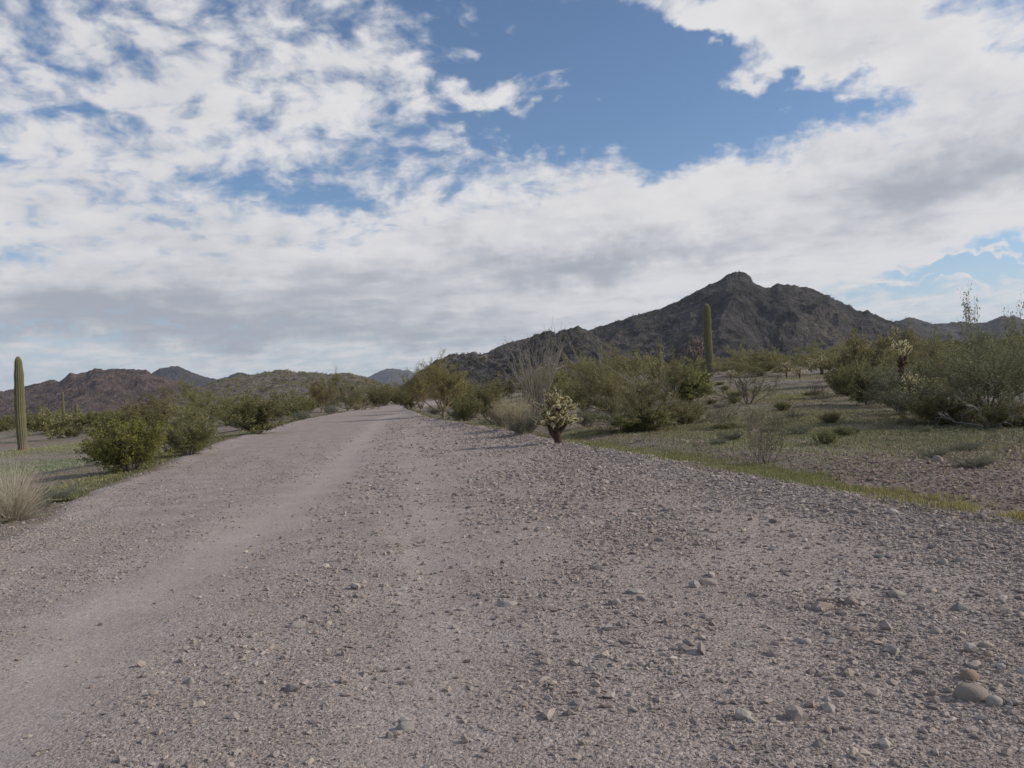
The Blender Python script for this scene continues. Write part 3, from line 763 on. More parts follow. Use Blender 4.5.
plant('ocot_c', 612, 425, 326, 60, 'few bare wands leaning over the broad olive palo verde', 'ocotillo', Y=41, rot=0)
plant('ocot_b', 672, 425, 338, 90, 'leaning ocotillo with grey bare wands above an olive bush', 'ocotillo', Y=31, rot=0)
plant('palo_a', 655, 431, 364, 90, 'olive palo verde bush spilling over a dark green skirt', 'tree')
plant('creo_b', 688, 425, 400, 44, 'ragged creosote beside the olive palo verde bush', 'bush')
plant('creo_c', 640, 432, 408, 80, 'low dark green skirt bush with dead twigs', 'bush')
plant('dead', 630, 431, 405, 52, 'grey dead twigs tangled at the foot of the olive palo verde', 'dead branches')
plant('twiggy', 765, 464, 416, 52, 'sparse leafless twiggy shrub standing in the strip of green grass', 'shrub')
plant('twiggy', 748, 408, 374, 58, 'thin twiggy shrub with a crooked pale branch behind the grass flat', 'shrub', Y=36)
plant('palo_b', 762, 385, 352, 88, 'rounded olive palo verde between the green saguaro and the pale chollas', 'tree', Y=66)
plant('palo_a', 735, 385, 358, 44, 'dim palo verde close to the foot of the green saguaro', 'tree', Y=72)
plant('cholla_low', 800, 381, 367, 15, 'bright topped small cholla in front of the rounded palo verde', 'cactus', Y=58)
plant('cholla_low2', 787, 381, 362, 12, 'faint small cholla against the rounded palo verde', 'cactus', Y=60)
plant('cholla_low', 822, 378, 356, 26, 'wide pale cholla beyond the bare gravel patch', 'cactus', Y=62)
plant('cholla_low2', 839, 378, 355, 16, 'narrow pale cholla beside the wide one beyond the bare patch', 'cactus', Y=66)
plant('cholla_low2', 702, 400, 375, 14, 'low pale cholla next to the ragged creosote', 'cactus', Y=45)
plant('cholla_low2', 731, 385, 370, 12, 'pale tipped tiny cholla under the dim palo verde', 'cactus', Y=62)
plant('cholla_tall', 905, 380, 340, 19, 'tall cholla with a rusty dark trunk and pale crown among olive trees', 'cactus', Y=28.5)
plant('cholla_low', 911, 398, 373, 24, 'yellowish squat cholla in front of the tall rusty one', 'cactus', Y=26)
plant('palo_b', 870, 392, 338, 84, 'tall olive palo verde behind the grey green bush', 'tree', Y=50)
plant('palo_a', 928, 392, 328, 80, 'hazy olive palo verde behind the tall rusty cholla', 'tree', Y=44)
plant('palo_b', 820, 385, 344, 70, 'dusky palo verde behind the wide pale cholla', 'tree', Y=85)
plant('creo_b', 846, 402, 366, 40, 'ragged olive creosote just outside the bare gravel patch', 'bush', Y=37)
plant('palo_b', 905, 400, 344, 70, 'dense olive palo verde under the tall rusty cholla', 'tree', Y=40)
plant('palo_a', 955, 400, 335, 90, 'hazy palo verde half hidden by the large ironwood tree', 'tree', Y=33)
plant('creo_c', 925, 412, 378, 60, 'dull creosote between the bluish grey bush and the dead branches', 'bush', Y=27)
plant('grey_a', 905, 415, 388, 50, 'low dusty saltbush under the squat yellowish cholla', 'shrub', name='saltbush')
plant('creo_c', 868, 405, 362, 50, 'olive creosote bush at the edge of the bare gravel patch', 'bush')
plant('grey_a', 890, 408, 366, 44, 'bluish grey bush between the olive creosote and the big branched tree', 'shrub', name='saltbush')
plant('palo_big', 990, 420, 334, 190, 'large grey green ironwood tree with low sweeping branches', 'tree', Y=21.5, rot=1.0)
plant('dead', 985, 423, 390, 84, 'pale grey dead branches under the large ironwood tree', 'dead branches', Y=19.5, rot=.5)
plant('creo_b', 945, 425, 392, 80, 'dark low green bush at the foot of the large ironwood tree', 'bush')
plant('creo_b', 1010, 428, 400, 70, 'dark low green bush under the dead branches by the picture edge', 'bush')
plant('spray', 975, 410, 292, 40, 'tall thin creosote sprays sticking up above the ironwood tree', 'bush', Y=24)
plant('spray', 1024, 410, 298, 34, 'creosote spray against the sky at the picture edge', 'bush', Y=23)

rg = random.Random(31)
def field(key, n, hr, wr, label, cat, group, name=None, box=(705, 850, 384, 446)):
    for i in range(n):
        x, y = ground_hit(rg.uniform(box[0], box[1]), rg.uniform(box[2]**.5, box[3]**.5)**2)
        put(key, x, y, rg.uniform(*wr), rg.uniform(*hr), label, cat, group, name=name)
field('creo_b', 12, (.18, .42), (.5, 1.0), 'low olive creosote bush dotted on the green flat below the green saguaro', 'bush', 'low bushes on the green flat')
field('grey_a', 8, (.15, .3), (.4, .8), 'tiny dusty saltbush dotted on the green flat below the green saguaro', 'shrub', 'small saltbushes on the green flat', 'saltbush')
field('twiggy', 9, (.4, .8), (.5, .9), 'small bare twiggy shrub dotted on the green flat below the green saguaro', 'shrub', 'twiggy shrubs on the green flat')
field('grey_a', 4, (.12, .25), (.3, .7), 'tiny dusty saltbush on the gravel flat by the large ironwood tree', 'shrub', 'small saltbushes on the gravel flat', 'saltbush', (840, 1024, 428, 470))

# scrub on the flats: single bushes, each an object
rg = random.Random(77)
KINDS = [('creo_far', 'bush', 'creosote bush', (1.3, 2.0), (1.8, 3.0)), ('creo_far2', 'bush', 'creosote bush', (1.2, 2.2), (1.6, 2.8)),
         ('palo_far', 'tree', 'palo verde', (2.0, 3.4), (2.6, 4.6)), ('grey_b', 'shrub', 'saltbush', (.5, 1.0), (.8, 1.6))]
def scatter(n, side):
    k = 0; tries = 0; pts = []
    while k < n and tries < 60000:
        tries += 1
        y = (rg.uniform((58 if side < 0 else 40)**.5, 300**.5))**(1 / .5)
        xl, xr = (float(t) for t in road_x(np.array(y)))
        x = rg.uniform(-.80 * y, xl - 3) if side < 0 else rg.uniform(xr + 3.5, .80 * y)
        qx, qy = project((x, y, gh1(x, y)))
        if side < 0 and (abs(qx - 22) < 26 and y < 52 or qx > 80 and y < 60): continue
        if side > 0 and y < 75 and 690 < qx < 850: continue
        if side > 0 and 75 <= y < 84 and 780 < qx < 850: continue
        if side > 0 and 690 < qx < 735 and y < 69: continue
        if any((x - a)**2 + (y - b)**2 < (1.5 + .008 * y)**2 for a, b in pts): continue
        pts.append((x, y))
        key, cat, nm, hr, wr = rg.choices(KINDS, (4, 3, 3.2, 2.2))[0]
        where = 'scrub flat below the brown hills' if side < 0 else 'scrub slope below the dark mountain'
        put(key, x, y, rg.uniform(*wr), rg.uniform(*hr) * (.8 if side < 0 else 1), ('dull green ' if cat == 'bush' else 'olive yellow ' if cat == 'tree' else 'small grey ') + nm + ' on the ' + where, cat, nm + ' plants on the ' + where,
            name='saltbush' if cat == 'shrub' else None)
        k += 1
scatter(270, -1); scatter(300, 1)

# ------------------------------------------------------------------ far scrub and ground cover (stuff)
rng = np.random.default_rng(5)
def clumps(c, size, per, leaf, col):
    n = len(c)
    off = unit(rng.normal(size=(n, per, 3))) * (rng.random((n, per, 1))**.4) * np.array([1, 1, .55])
    p = c[:, None] + off * size[:, None, None] + np.array([0, 0, .5]) * size[:, None, None]
    p = p.reshape(-1, 3); L = np.repeat(size, per) * leaf
    v, f = rand_leaves(rng, p, L, L * .6)
    cc = np.repeat(col, per, 0) * rng.uniform(.75, 1.25, (n * per, 1))
    return v, f, np.repeat(cc, 4, 0)
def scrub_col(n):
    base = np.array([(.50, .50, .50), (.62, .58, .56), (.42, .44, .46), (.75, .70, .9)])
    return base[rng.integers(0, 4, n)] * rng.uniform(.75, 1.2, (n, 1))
n = 3600
y = rng.uniform(260**.5, 1000**.5, n)**2; x = rng.uniform(-.85, .85, n) * y
xl, xr = road_x(y); k = (x < xl - 3) | (x > xr + 3); x, y = x[k], y[k]
c = np.stack([x, y, gh(x, y)], -1); s = rng.uniform(.8, 1.9, len(x)) * 1.0
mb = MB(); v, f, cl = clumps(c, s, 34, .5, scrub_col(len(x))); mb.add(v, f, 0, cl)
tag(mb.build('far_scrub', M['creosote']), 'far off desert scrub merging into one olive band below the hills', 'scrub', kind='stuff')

# grass strip along the edge of the road, patches on the flats
strip = np.array([flat(*p) for p in [(1150, 536), (1024, 512), (930, 497), (850, 485), (780, 472), (700, 459), (640, 450), (578, 441)]])
def blades(x, y, H, W, rng, colv):
    n = len(x); a = unit(np.stack([rng.normal(0, .35, n), rng.normal(0, .35, n), np.ones(n)], -1)); b = unit(np.cross(a, rng.normal(size=(n, 3))))
    c = np.stack([x, y, surf(x, y)], -1) + a * (H * .42)[:, None]
    v, f = diamonds(c, a, b, H, W)
    return v, f, np.repeat(colv, 4, 0)
mb = MB()
t = rng.random(80000)**.9 * (len(strip) - 1); i = np.minimum(t.astype(int), len(strip) - 2); fr = (t - i)[:, None]
p = strip[i] * (1 - fr) + strip[i + 1] * fr
wid = .55 + .45 * S(t / 7) + .25 * (fbm(p[:, 0], p[:, 1], 2, 61) - .3)
gx = p[:, 0] + rng.normal(0, .3, len(p)) * wid; gy = p[:, 1] + rng.normal(0, 1, len(p)) * wid
k = fbm(gx * 1.6, gy * 1.6, 3, 62) * .6 + fbm(gx * .55, gy * .55, 3, 67) * .6 > .36 + .46 * rng.random(len(gx)); gx, gy, t = gx[k], gy[k], t[k]
yel = S((3.6 - t) / 3)[:, None]
dryb = rng.random((len(gx), 1)) < .16
cl = np.where(dryb, np.array([.95, .72, 1.0]), np.array([.5, .5, .5])) * (1 - yel) + np.array([.80, .62, .66]) * yel
cl = cl * rng.uniform(.65, 1.25, (len(gx), 1))
mb.add(*[a for a in (lambda r: (r[0], r[1]))(blades(gx, gy, rng.uniform(.03, .11, len(gx)), np.full(len(gx), .009), rng, cl))], 0, np.repeat(cl, 4, 0))
def patch(px, py, rpx, rpy, n, H, colk_, thr=.42, sd=70):
    patch_(px, py, rpx, rpy, int(n * 1.7), H, colk_, thr, sd)
def patch_(px, py, rpx, rpy, n, H, colk, thr=.42, sd=70):
    """a patch of short growth around the ground point seen at px, py"""
    pts = [ground_hit(px + dx, py + dy) for dx, dy in ((0, 0), (-rpx, -rpx * -.056), (rpx, -rpx * .056), (0, -rpy), (0, rpy))]
    if any(q_ is None for q_ in pts): return
    (x0, y0) = pts[0]; rx = abs(pts[2][0] - pts[1][0]) / 2; ry = abs(pts[3][1] - pts[4][1]) / 2
    gx = x0 + rng.normal(0, .5, n) * rx; gy = y0 + rng.normal(0, .5, n) * ry
    dl, dr = outside(gx, gy)
    k = (fbm(gx * .9, gy * .9, 4, sd, .65) > thr + .3 * (rng.random(n) - .5)) & (np.maximum(dl, dr) > .3); gx, gy = gx[k], gy[k]
    cl = np.array(colk) * rng.uniform(.6, 1.3, (len(gx), 1))
    Hh = H * .62 * rng.uniform(.3, 1.3, len(gx)); brown = rng.random((len(gx), 1)) < .2; cl = np.where(brown, cl * np.array([1.5, 1.15, 1.5]), cl * np.array([1.05, .95, 1.1])); v, f, c4 = blades(gx, gy, Hh, Hh * .3, rng, cl); mb.add(v, f, 0, c4)
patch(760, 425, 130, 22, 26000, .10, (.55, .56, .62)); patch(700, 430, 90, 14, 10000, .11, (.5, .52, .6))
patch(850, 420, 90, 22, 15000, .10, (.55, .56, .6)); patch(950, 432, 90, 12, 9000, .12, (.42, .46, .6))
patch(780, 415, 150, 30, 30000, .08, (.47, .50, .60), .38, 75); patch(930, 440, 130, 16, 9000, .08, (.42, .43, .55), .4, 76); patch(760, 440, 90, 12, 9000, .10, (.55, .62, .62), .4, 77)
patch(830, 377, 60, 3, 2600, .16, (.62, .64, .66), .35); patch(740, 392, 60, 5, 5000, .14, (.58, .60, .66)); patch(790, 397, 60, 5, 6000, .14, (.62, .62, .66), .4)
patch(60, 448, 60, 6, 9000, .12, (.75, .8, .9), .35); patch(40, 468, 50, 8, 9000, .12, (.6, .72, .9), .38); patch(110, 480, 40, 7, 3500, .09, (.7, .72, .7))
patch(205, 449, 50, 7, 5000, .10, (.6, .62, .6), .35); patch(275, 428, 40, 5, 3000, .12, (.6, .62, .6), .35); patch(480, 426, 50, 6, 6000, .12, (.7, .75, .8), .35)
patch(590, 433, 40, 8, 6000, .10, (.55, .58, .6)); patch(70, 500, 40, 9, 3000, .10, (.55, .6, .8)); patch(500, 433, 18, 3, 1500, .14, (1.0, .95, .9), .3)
for sgn, n_, lo, hi in ((0, 26000, 14, 95), (1, 12000, 24, 95)):
    gy = lo + (hi - lo) * rng.random(n_)**1.7; e_ = road_x(gy); off_ = np.abs(rng.normal(0, .55, n_)) - .12
    gx = e_[0] - off_ if sgn == 0 else e_[1] + off_
    k = fbm(gx * .8, gy * .45, 3, 83, .6) > .38 + .3 * (rng.random(n_) - .5); gx, gy = gx[k], gy[k]
    cl = np.array([.44, .44, .52]) * rng.uniform(.6, 1.3, (len(gx), 1)); dry = rng.random((len(gx), 1)) < .25; cl = np.where(dry, cl * np.array([1.6, 1.25, 1.5]), cl)
    Hh = rng.uniform(.02, .085, len(gx)); v, f, c4 = blades(gx, gy, Hh, Hh * .3, rng, cl); mb.add(v, f, 0, c4)
tag(mb.build('grass', M['grass']), 'short green grass and herbs in a strip by the road and in patches on the flats', 'grass', kind='stuff')

# ------------------------------------------------------------------ mountains
def ridge(name, prof, D, W, mat, seed, rough=1.0, step=1.0, rows=90, lam=None, back=.9, gully=.3, power=1.15, jag=1.3):
    prof = np.array(prof, float)
    pxs = np.arange(prof[0, 0], prof[-1, 0] + .1, step); pys = np.interp(pxs, prof[:, 0], prof[:, 1])
    Ds = np.interp(pxs, [pxs[0], pxs[-1]], D) if isinstance(D, tuple) else np.full(len(pxs), float(D))
    Pt = np.array([at_depth(a, b, d) for a, b, d in zip(pxs, pys, Ds)])
    Pt[:, 2] += jag * Ds / F * (2 * fbm(pxs * .22, pxs * 0 + seed, 4, seed, .7) - 1)
    H = Pt[:, 2]; base = gh(Pt[:, 0], Pt[:, 1]) * 0
    H = np.maximum(H, -5)
    t = np.concatenate([np.linspace(-.15, 1, rows), 1 + back * np.linspace(0, 1, rows // 3)[1:]])
    dirv = Pt[:, :2] / np.linalg.norm(Pt[:, :2], axis=1, keepdims=True)
    XY = Pt[None, :, :2] + ((t - 1) * W)[:, None, None] * dirv[None]
    # the ridge line itself wanders in plan so that spurs come forward
    s = np.where(t < 1, np.sign(t) * np.abs(t)**power, 1 - (t - 1) / back)
    Hm = H.max(); lam = lam or Hm * .9
    wob = fbm(XY[..., 0] / lam, XY[..., 1] / (lam * 1.5), 5, seed, .55, True)
    fine = fbm(XY[..., 0] / (lam * .16), XY[..., 1] / (lam * .16), 5, seed + 5, .6, True)
    win = np.clip(4 * s * (1 - s), 0, 1)
    kw = max(3, int(len(pxs) * .06)); ker = np.hanning(2 * kw + 3)[1:-1]; ker /= ker.sum()
    Hs = np.convolve(np.pad(H, kw, mode='edge'), ker, mode='valid')
    wj = .35 * (fbm(XY[..., 0] / (lam * .5), XY[..., 1] / (lam * .5), 3, seed + 9) - .5)
    kk = np.clip(s[:, None] + wj * win[:, None], 0, 1)**4
    H2 = np.minimum(Hs[None], H[None] * 1.25) * (1 - kk) + H[None] * kk
    Z = H2 * s[:, None] + H2 * gully * win[:, None] * (wob - .62) + rough * Hm * .085 * (fine - .55) * (.4 + .6 * win[:, None]) * S(s[:, None] * 6)
    Z = np.where(s[:, None] < 0, -6, Z)
    V = np.stack([XY[..., 0], XY[..., 1], Z], -1)
    idx = np.arange(Z.size).reshape(Z.shape)
    q = np.stack([idx[:-1, :-1], idx[:-1, 1:], idx[1:, 1:], idx[1:, :-1]], -1).reshape(-1, 4)
    mb = MB(); mb.add(V.reshape(-1, 3), q)
    o = mb.build(name, mat, smooth=False); tag(o, kind='structure'); return V, s
M['rock_dark'] = rock_mat('dark_mountain_rock', (.034, .030, .031), (.105, .092, .090), (.155, .128, .108), .06)
M['rock_near'] = rock_mat('near_ridge_rock', (.038, .034, .035), (.135, .122, .117), (.22, .19, .17), .16)
M['rock_brown'] = rock_mat('brown_hill_rock', (.085, .060, .053), (.180, .130, .108), (.29, .205, .145), .035, scrubamt=.3)
M['rock_scrub'] = rock_mat('scrubby_hill_rock', (.15, .125, .105), (.28, .235, .205), (.25, .22, .19), .22, scrubamt=.85)
M['rock_far'] = rock_mat('far_hill_rock', (.07, .065, .07), (.11, .10, .10), (.13, .115, .11), .02)

main_prof = [(480, 395), (520, 372), (548, 352), (575, 336), (600, 327), (612, 323), (625, 320), (637, 315), (650, 312), (660, 310), (675, 303), (690, 296), (703, 288), (712, 284), (717, 282), (722, 278), (729, 274), (735, 272.5), (742, 272), (747, 274),
             (751, 277), (753, 282), (757, 284), (765, 287), (771, 287.5), (778, 284), (784, 285), (790, 285), (798, 287), (805, 287), (815, 291), (830, 297), (842, 303), (850, 307), (857, 311), (863, 311.5), (868, 309.5), (872, 313), (880, 317), (893, 322), (915, 333), (950, 347), (1000, 365)]
VM, sM = ridge('mountain', main_prof, 900, 330, M['rock_dark'], 101, 1.0, .6, 150, lam=150, gully=.58)
near_prof = [(380, 398), (405, 385), (420, 371), (432, 363), (440, 359), (450, 354.5), (458, 354), (466, 354), (473, 352.3), (478, 354.5), (486, 353), (500, 346.5), (512, 342), (525, 339), (535, 335), (545, 331.5), (551, 330), (556, 334), (563, 331), (572, 327.5), (578, 326), (583, 328.5), (590, 332), (600, 338), (620, 349), (650, 362), (690, 374), (740, 384)]
VR, sR = ridge('rocky_ridge', near_prof, 520, 150, M['rock_near'], 102, 1.3, .7, 100, lam=40, gully=.4)
ridge('hill', [(850, 372), (880, 332), (893, 322), (900, 320), (905, 318.7), (914, 318), (922, 320), (932, 324), (940, 323.5), (950, 322.5), (962, 322), (975, 324), (990, 321), (998, 317), (1004, 315), (1009, 317), (1014, 315.3), (1022, 319), (1040, 324), (1070, 330), (1120, 345), (1180, 360)], 1700, 420, M['rock_dark'], 103, 1.0, 1.0, 70)
ridge('brown_hill', [(-230, 432), (-160, 410), (-80, 400), (-30, 393), (0, 391.5), (12, 389), (26, 386), (40, 383), (51, 380), (60, 381), (66, 376), (70, 373), (74, 374), (82, 373.5), (88, 371), (95, 368.3), (101, 369.5), (110, 369), (118, 368.5), (126, 369.5), (133, 369), (143, 370), (146, 369), (152, 374), (165, 377), (180, 382), (200, 388), (240, 398)], 1300, 330, M['rock_brown'], 104, 1.0, .7, 90, lam=70, gully=.35)
ridge('hill', [(110, 396), (140, 380), (152, 373), (160, 368.5), (168, 366.5), (178, 366.3), (186, 369.5), (195, 373.5), (206, 377), (216, 379.5), (222, 378.5), (231, 375), (238, 372.5), (243, 372.5), (250, 375), (262, 379), (290, 386), (330, 394)], 2400, 500, M['rock_far'], 105, .7, .8, 60)
M['rock_red'] = rock_mat('red_outcrop_rock', (.07, .052, .047), (.19, .145, .122), (.27, .215, .165), .35, scrubamt=.4)
ridge('hill', [(655, 372), (668, 358), (676, 351), (682, 345), (687, 343), (691, 338.5), (697, 337), (702, 341), (707, 347), (716, 356), (730, 370)], 430, 60, M['rock_red'], 109, 2.2, .4, 60, lam=9, gully=.5)
V, s_ = ridge('scrubby_hill', [(120, 412), (160, 400), (185, 392), (205, 385), (222, 379.5), (240, 376), (255, 374.5), (268, 371.8), (276, 370.5), (283, 369.3), (290, 371), (298, 372.6), (310, 372.5), (322, 372.8), (332, 375), (339, 373.8), (346, 372.8), (354, 374), (364, 377), (380, 383), (410, 392), (450, 399)], 480, 170, M['rock_scrub'], 106, .8, .9, 90, lam=30, gully=.25, power=.95)
ridge('hill', [(330, 396), (350, 386), (362, 379.5), (372, 374.5), (380, 371), (387, 368.8), (394, 368.6), (402, 370), (410, 371), (418, 375), (440, 384), (470, 394)], 5200, 900, M['rock_far'], 107, .6, .8, 50)

# shrubs dotted on the hillsides
def on_ridge(V, s, n, lo=.05, hi=1.0):
    rows = np.where((s > lo))[0]; r = rng.integers(rows[0], rows[-1] - 1, n); cidx = rng.integers(0, V.shape[1] - 1, n)
    a, b = rng.random((n, 1)), rng.random((n, 1))
    return (V[r, cidx] * (1 - a) + V[r + 1, cidx] * a) * (1 - b) + (V[r, cidx + 1] * (1 - a) + V[r + 1, cidx + 1] * a) * b
c = on_ridge(V, s_, 2600)
mb = MB(); v, f, cl = clumps(c, rng.uniform(.5, 1.15, len(c)), 22, .55, scrub_col(len(c))); mb.add(v, f, 0, cl)
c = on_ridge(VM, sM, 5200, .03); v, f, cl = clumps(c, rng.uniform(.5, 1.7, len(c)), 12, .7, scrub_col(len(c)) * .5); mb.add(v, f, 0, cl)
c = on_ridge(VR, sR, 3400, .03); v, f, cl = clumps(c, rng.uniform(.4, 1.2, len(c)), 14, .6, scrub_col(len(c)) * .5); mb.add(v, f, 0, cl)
tag(mb.build('hillside_scrub', M['creosote']), 'dark desert shrubs dotting the slopes of the hills and the mountain', 'scrub', kind='stuff')

# ------------------------------------------------------------------ desert air
m, nt = newmat('desert_air'); N = NT(nt)
vol = N.n('ShaderNodeVolumePrincipled', {'Color': (.80, .87, 1.0, 1), 'Density': HAZE, 'Anisotropy': .25})
out = N.n('ShaderNodeOutputMaterial'); nt.links.new(vol.outputs[0], out.inputs['Volume'])
mb = MB(); a, b, z0, z1 = 7400, 7400, float(Z_MIN) - 1, 420.0
mb.add([(-a, -3400, z0), (a, -3400, z0), (a, b, z0), (-a, b, z0), (-a, -3400, z1), (a, -3400, z1), (a, b, z1), (-a, b, z1)], [(0, 3, 2, 1), (4, 5, 6, 7), (0, 1, 5, 4), (1, 2, 6, 5), (2, 3, 7, 6), (3, 0, 4, 7)])
tag(mb.build('haze', m), 'thin bluish desert air fading the far hills', 'haze', kind='stuff')

# ------------------------------------------------------------------ sky, sun
SUN_EL, SUN_AZ = rad(28), rad(92)          # azimuth from +Y towards +X
world = bpy.data.worlds.new('World'); scene.world = world; world.use_nodes = True
nt = world.node_tree; nt.nodes.clear(); N = NT(nt)
sky = N.n('ShaderNodeTexSky', sky_type='NISHITA', sun_disc=False, sun_elevation=SUN_EL, sun_rotation=SUN_AZ, altitude=300, air_density=1.0, dust_density=.3, ozone_density=3.0)
STR = .1
d = N.n('ShaderNodeTexCoord').outputs['Generated']
sx = N.n('ShaderNodeSeparateXYZ', {0: d}).outputs
az = N.m('ARCTAN2', sx[0], sx[1]); el = N.m('ARCSINE', sx[2])
AE = N.n('ShaderNodeCombineXYZ', {0: az, 1: el, 2: 0.0}).outputs[0]
wn1 = N.n('ShaderNodeTexNoise', {'Vector': d, 'Scale': 7.0, 'Detail': 5.0, 'Roughness': .6}).outputs[1]
AE = N.vm('ADD', AE, N.n('ShaderNodeVectorMath', {0: N.vm('SUBTRACT', wn1, (.5, .5, .5)), 1: (.24, .15, 0)}, operation='MULTIPLY').outputs[0])
def ang(px, py):
    v = ray(px, py); v = v / np.linalg.norm(v); return np.array([math.atan2(v[0], v[1]), math.asin(v[2])])
def blob(cx, cy, rx, ry, deg=0):
    c0 = ang(cx, cy); t = rad(deg); u = np.array([math.cos(t), math.sin(t)]); w = np.array([-math.sin(t), math.cos(t)])
    eu = (ang(cx + u[0] * 20, cy + u[1] * 20) - c0) / 20 * rx; ew = (ang(cx + w[0] * 20, cy + w[1] * 20) - c0) / 20 * ry
    Mi = np.linalg.inv(np.stack([eu, ew], 1))
    dv = N.vm('SUBTRACT', AE, (c0[0], c0[1], 0))
    a = N.vm('DOT_PRODUCT', dv, (Mi[0, 0], Mi[0, 1], 0)); b = N.vm('DOT_PRODUCT', dv, (Mi[1, 0], Mi[1, 1], 0))
    e = N.m('MULTIPLY_ADD', a, a, N.m('MULTIPLY', b, b))
    return N.m('EXPONENT', N.m('MULTIPLY', e, -1.0))
def total(lst, start):
    acc = start
    for (cx, cy, rx, ry, deg, amp) in lst: acc = N.m('MULTIPLY_ADD', blob(cx, cy, rx, ry, deg), amp, acc)
    return acc
zc = N.m('ADD', N.m('MAXIMUM', sx[2], 0.0), .09)
pl = N.n('ShaderNodeCombineXYZ', {0: N.m('DIVIDE', sx[0], zc), 1: N.m('DIVIDE', sx[1], zc), 2: 0.0}).outputs[0]
wv = N.n('ShaderNodeTexNoise', {'Vector': pl, 'Scale': 2.2, 'Detail': 3.0}).outputs[1]
plw = N.vm('ADD', pl, N.n('ShaderNodeVectorMath', {0: N.vm('SUBTRACT', wv, (.5, .5, .5)), 'Scale': .22}, operation='SCALE').outputs[0])
big = N.noise(plw, .9, 6, .55); midn = N.noise(plw, 3.6, 8, .6); zc2 = N.m('ADD', N.m('MAXIMUM', sx[2], 0.0), .42)
pl2 = N.n('ShaderNodeCombineXYZ', {0: N.m('DIVIDE', sx[0], zc2), 1: N.m('DIVIDE', sx[1], zc2), 2: 0.0}).outputs[0]
pl2 = N.vm('ADD', pl2, N.n('ShaderNodeVectorMath', {0: N.vm('SUBTRACT', wv, (.5, .5, .5)), 'Scale': .10}, operation='SCALE').outputs[0])
puff = N.noise(pl2, 20.0, 4, .5); ragged = N.noise(pl2, 58.0, 4, .6)
maskL = blob(120, 70, 330, 130, -8)
COV = [(590, 108, 150, 60, 4, -.30), (560, 14, 90, 40, 0, -.24), (700, 130, 130, 32, 0, -.30), (440, 40, 80, 45, 20, -.16), (830, 118, 50, 20, 0, -.16),
       (290, 196, 80, 15, 4, -.17), (350, 205, 40, 12, 0, -.10), (985, 272, 110, 16, -9, -.34), (890, 296, 70, 14, -10, -.22), (20, 255, 50, 10, 0, -.14), (130, 70, 260, 110, -10, .085), (150, 195, 60, 14, 0, -.05), (90, 130, 60, 20, 20, -.06), (1000, 290, 80, 14, 0, -.2),
       (930, 58, 140, 52, 4, .34), (760, 8, 150, 22, 4, .30), (735, 80, 24, 12, -10, .36), (815, 68, 30, 20, 0, .26), (700, 30, 30, 20, 20, .14), (845, 80, 20, 12, 0, .16), (880, 100, 26, 8, -10, .2), (770, 36, 40, 22, 0, .12), (772, 74, 11, 16, 20, -.20), (848, 92, 24, 9, 20, -.16), (676, 46, 50, 16, 10, -.22), (690, 14, 24, 14, 0, .10), (985, 268, 46, 3.2, 3, .34), (905, 289, 60, 3.5, -6, .28), (880, 277, 30, 2.5, 2, .22), (960, 296, 50, 3, 0, .22), (682, 50, 16, 5, 10, .26), (310, 105, 140, 50, -12, .12), (500, 82, 100, 26, 10, .27), (560, 92, 40, 12, 5, .14), (450, 120, 40, 20, 0, .1), (660, 205, 60, 14, 0, .08), (795, 117, 18, 5, -15, .25),
       (700, 215, 330, 36, -6, .32), (500, 285, 700, 50, -2, .30), (900, 170, 180, 50, -10, .28), (570, 172, 60, 16, -8, .12), (100, 190, 160, 50, 0, .10), (500, 345, 700, 22, -3, .06)]
cov = total(COV, 0.0)
tex = N.m('ADD', N.m('MULTIPLY', big, .24), N.m('ADD', N.m('MULTIPLY', midn, .44), N.m('MULTIPLY', puff, .36)))
tex = N.m('MULTIPLY_ADD', N.m('SUBTRACT', ragged, .5), .20, tex)
tex = N.m('MULTIPLY_ADD', N.m('MULTIPLY', N.m('SUBTRACT', puff, .5), blob(510, 90, 140, 70, 0)), .6, tex)
tex = N.m('MULTIPLY_ADD', N.m('MULTIPLY', N.m('SUBTRACT', puff, .5), maskL), .52, tex)
tex = N.m('MULTIPLY_ADD', N.m('MULTIPLY', N.m('SUBTRACT', midn, .5), blob(830, 60, 190, 80, 10)), .85, tex)
dens = N.m('ADD', N.m('ADD', tex, cov), .0)
cl = N.ss(dens, .40, .72)
thick = N.ss(dens, .60, .95)
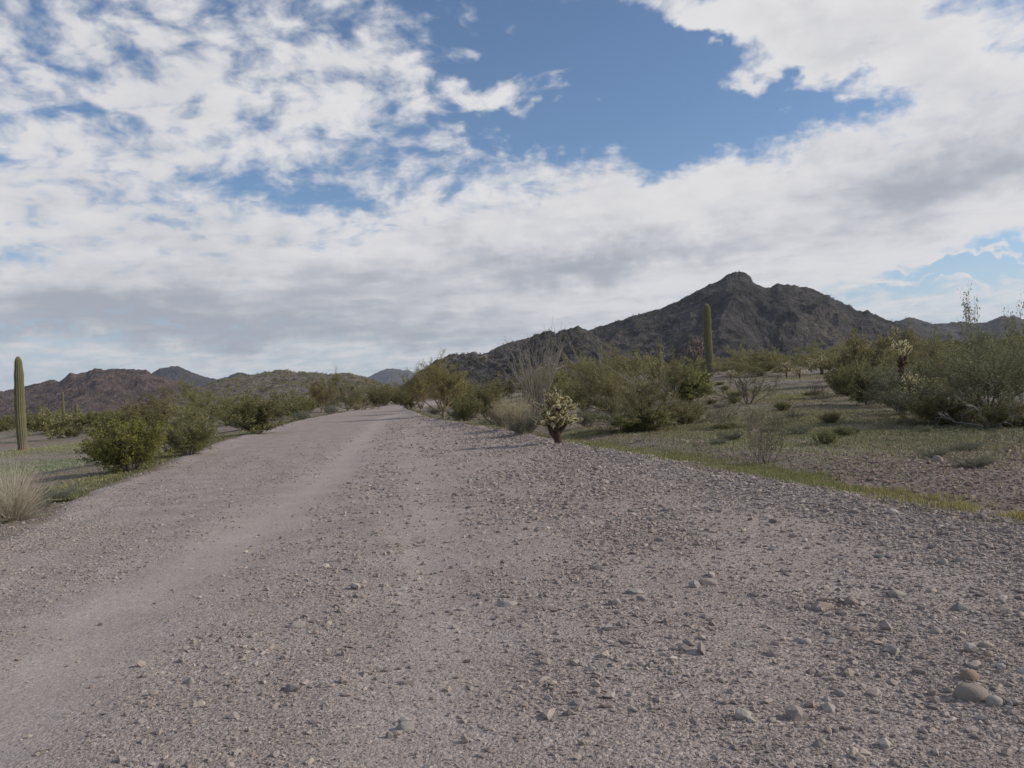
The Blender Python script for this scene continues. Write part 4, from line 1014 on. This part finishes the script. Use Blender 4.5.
GREY = [(620, 262, 150, 15, -3, .50), (955, 172, 110, 36, -8, .62), (900, 215, 80, 18, -8, .25), (330, 285, 260, 26, -4, .36), (40, 310, 230, 34, 0, .42), (330, 330, 300, 26, 0, .30), (200, 330, 200, 22, -3, .30), (930, 60, 120, 40, 0, .12), (480, 320, 140, 16, 0, .25), (120, 130, 240, 140, 0, .20), (200, 230, 250, 40, 0, .08)]
grey = total(GREY, 0.0)
gsh = N.m('MULTIPLY_ADD', N.m('SUBTRACT', N.noise(plw, 2.0, 6, .6), .5), 1.1, N.m('MULTIPLY_ADD', thick, .12, grey))
gsh = N.m('MULTIPLY_ADD', N.m('SUBTRACT', .5, puff), .55, gsh)
gsh = N.m('MULTIPLY_ADD', N.m('SUBTRACT', .5, midn), .45, gsh)
gsh = N.ss(gsh, -.08, .85)
white = (7.3, 7.2, 7.3); dark = (3.7, 3.95, 4.5)
cc = N.mix(gsh, white, dark)
horizon = N.ss(el, .16, .0)
skyc = N.mix(1.0, sky.outputs[0], (1.0, 1.06, 1.12), 'MULTIPLY')
skyc = N.mix(N.m('MULTIPLY', horizon, .75), skyc, (4.6, 5.3, 6.3))
final = N.mix(cl, skyc, cc)
bg = N.n('ShaderNodeBackground', {'Color': final, 'Strength': STR})
N.n('ShaderNodeOutputWorld', {0: bg.outputs[0]})
world.cycles.sampling_method = 'MANUAL'; world.cycles.sample_map_resolution = 512

sd = bpy.data.lights.new('sun', 'SUN'); sun = bpy.data.objects.new('sun', sd); COL.objects.link(sun)
sd.energy = 3.4; sd.angle = rad(.6); sd.color = (1.0, .925, .81)
to_sun = Vector((math.sin(SUN_AZ) * math.cos(SUN_EL), math.cos(SUN_AZ) * math.cos(SUN_EL), math.sin(SUN_EL)))
sun.rotation_euler = to_sun.to_track_quat('Z', 'Y').to_euler(); sun.location = (20, 0, 30)

vs = scene.view_settings
vs.view_transform = 'Standard'; vs.look = 'None'; vs.exposure = 0.08; vs.gamma = 1; vs.use_curve_mapping = False
scene.cycles.max_bounces = 6; scene.cycles.diffuse_bounces = 4; scene.cycles.transparent_max_bounces = 4
scene.cycles.use_denoising = True
scene.render.use_persistent_data = False
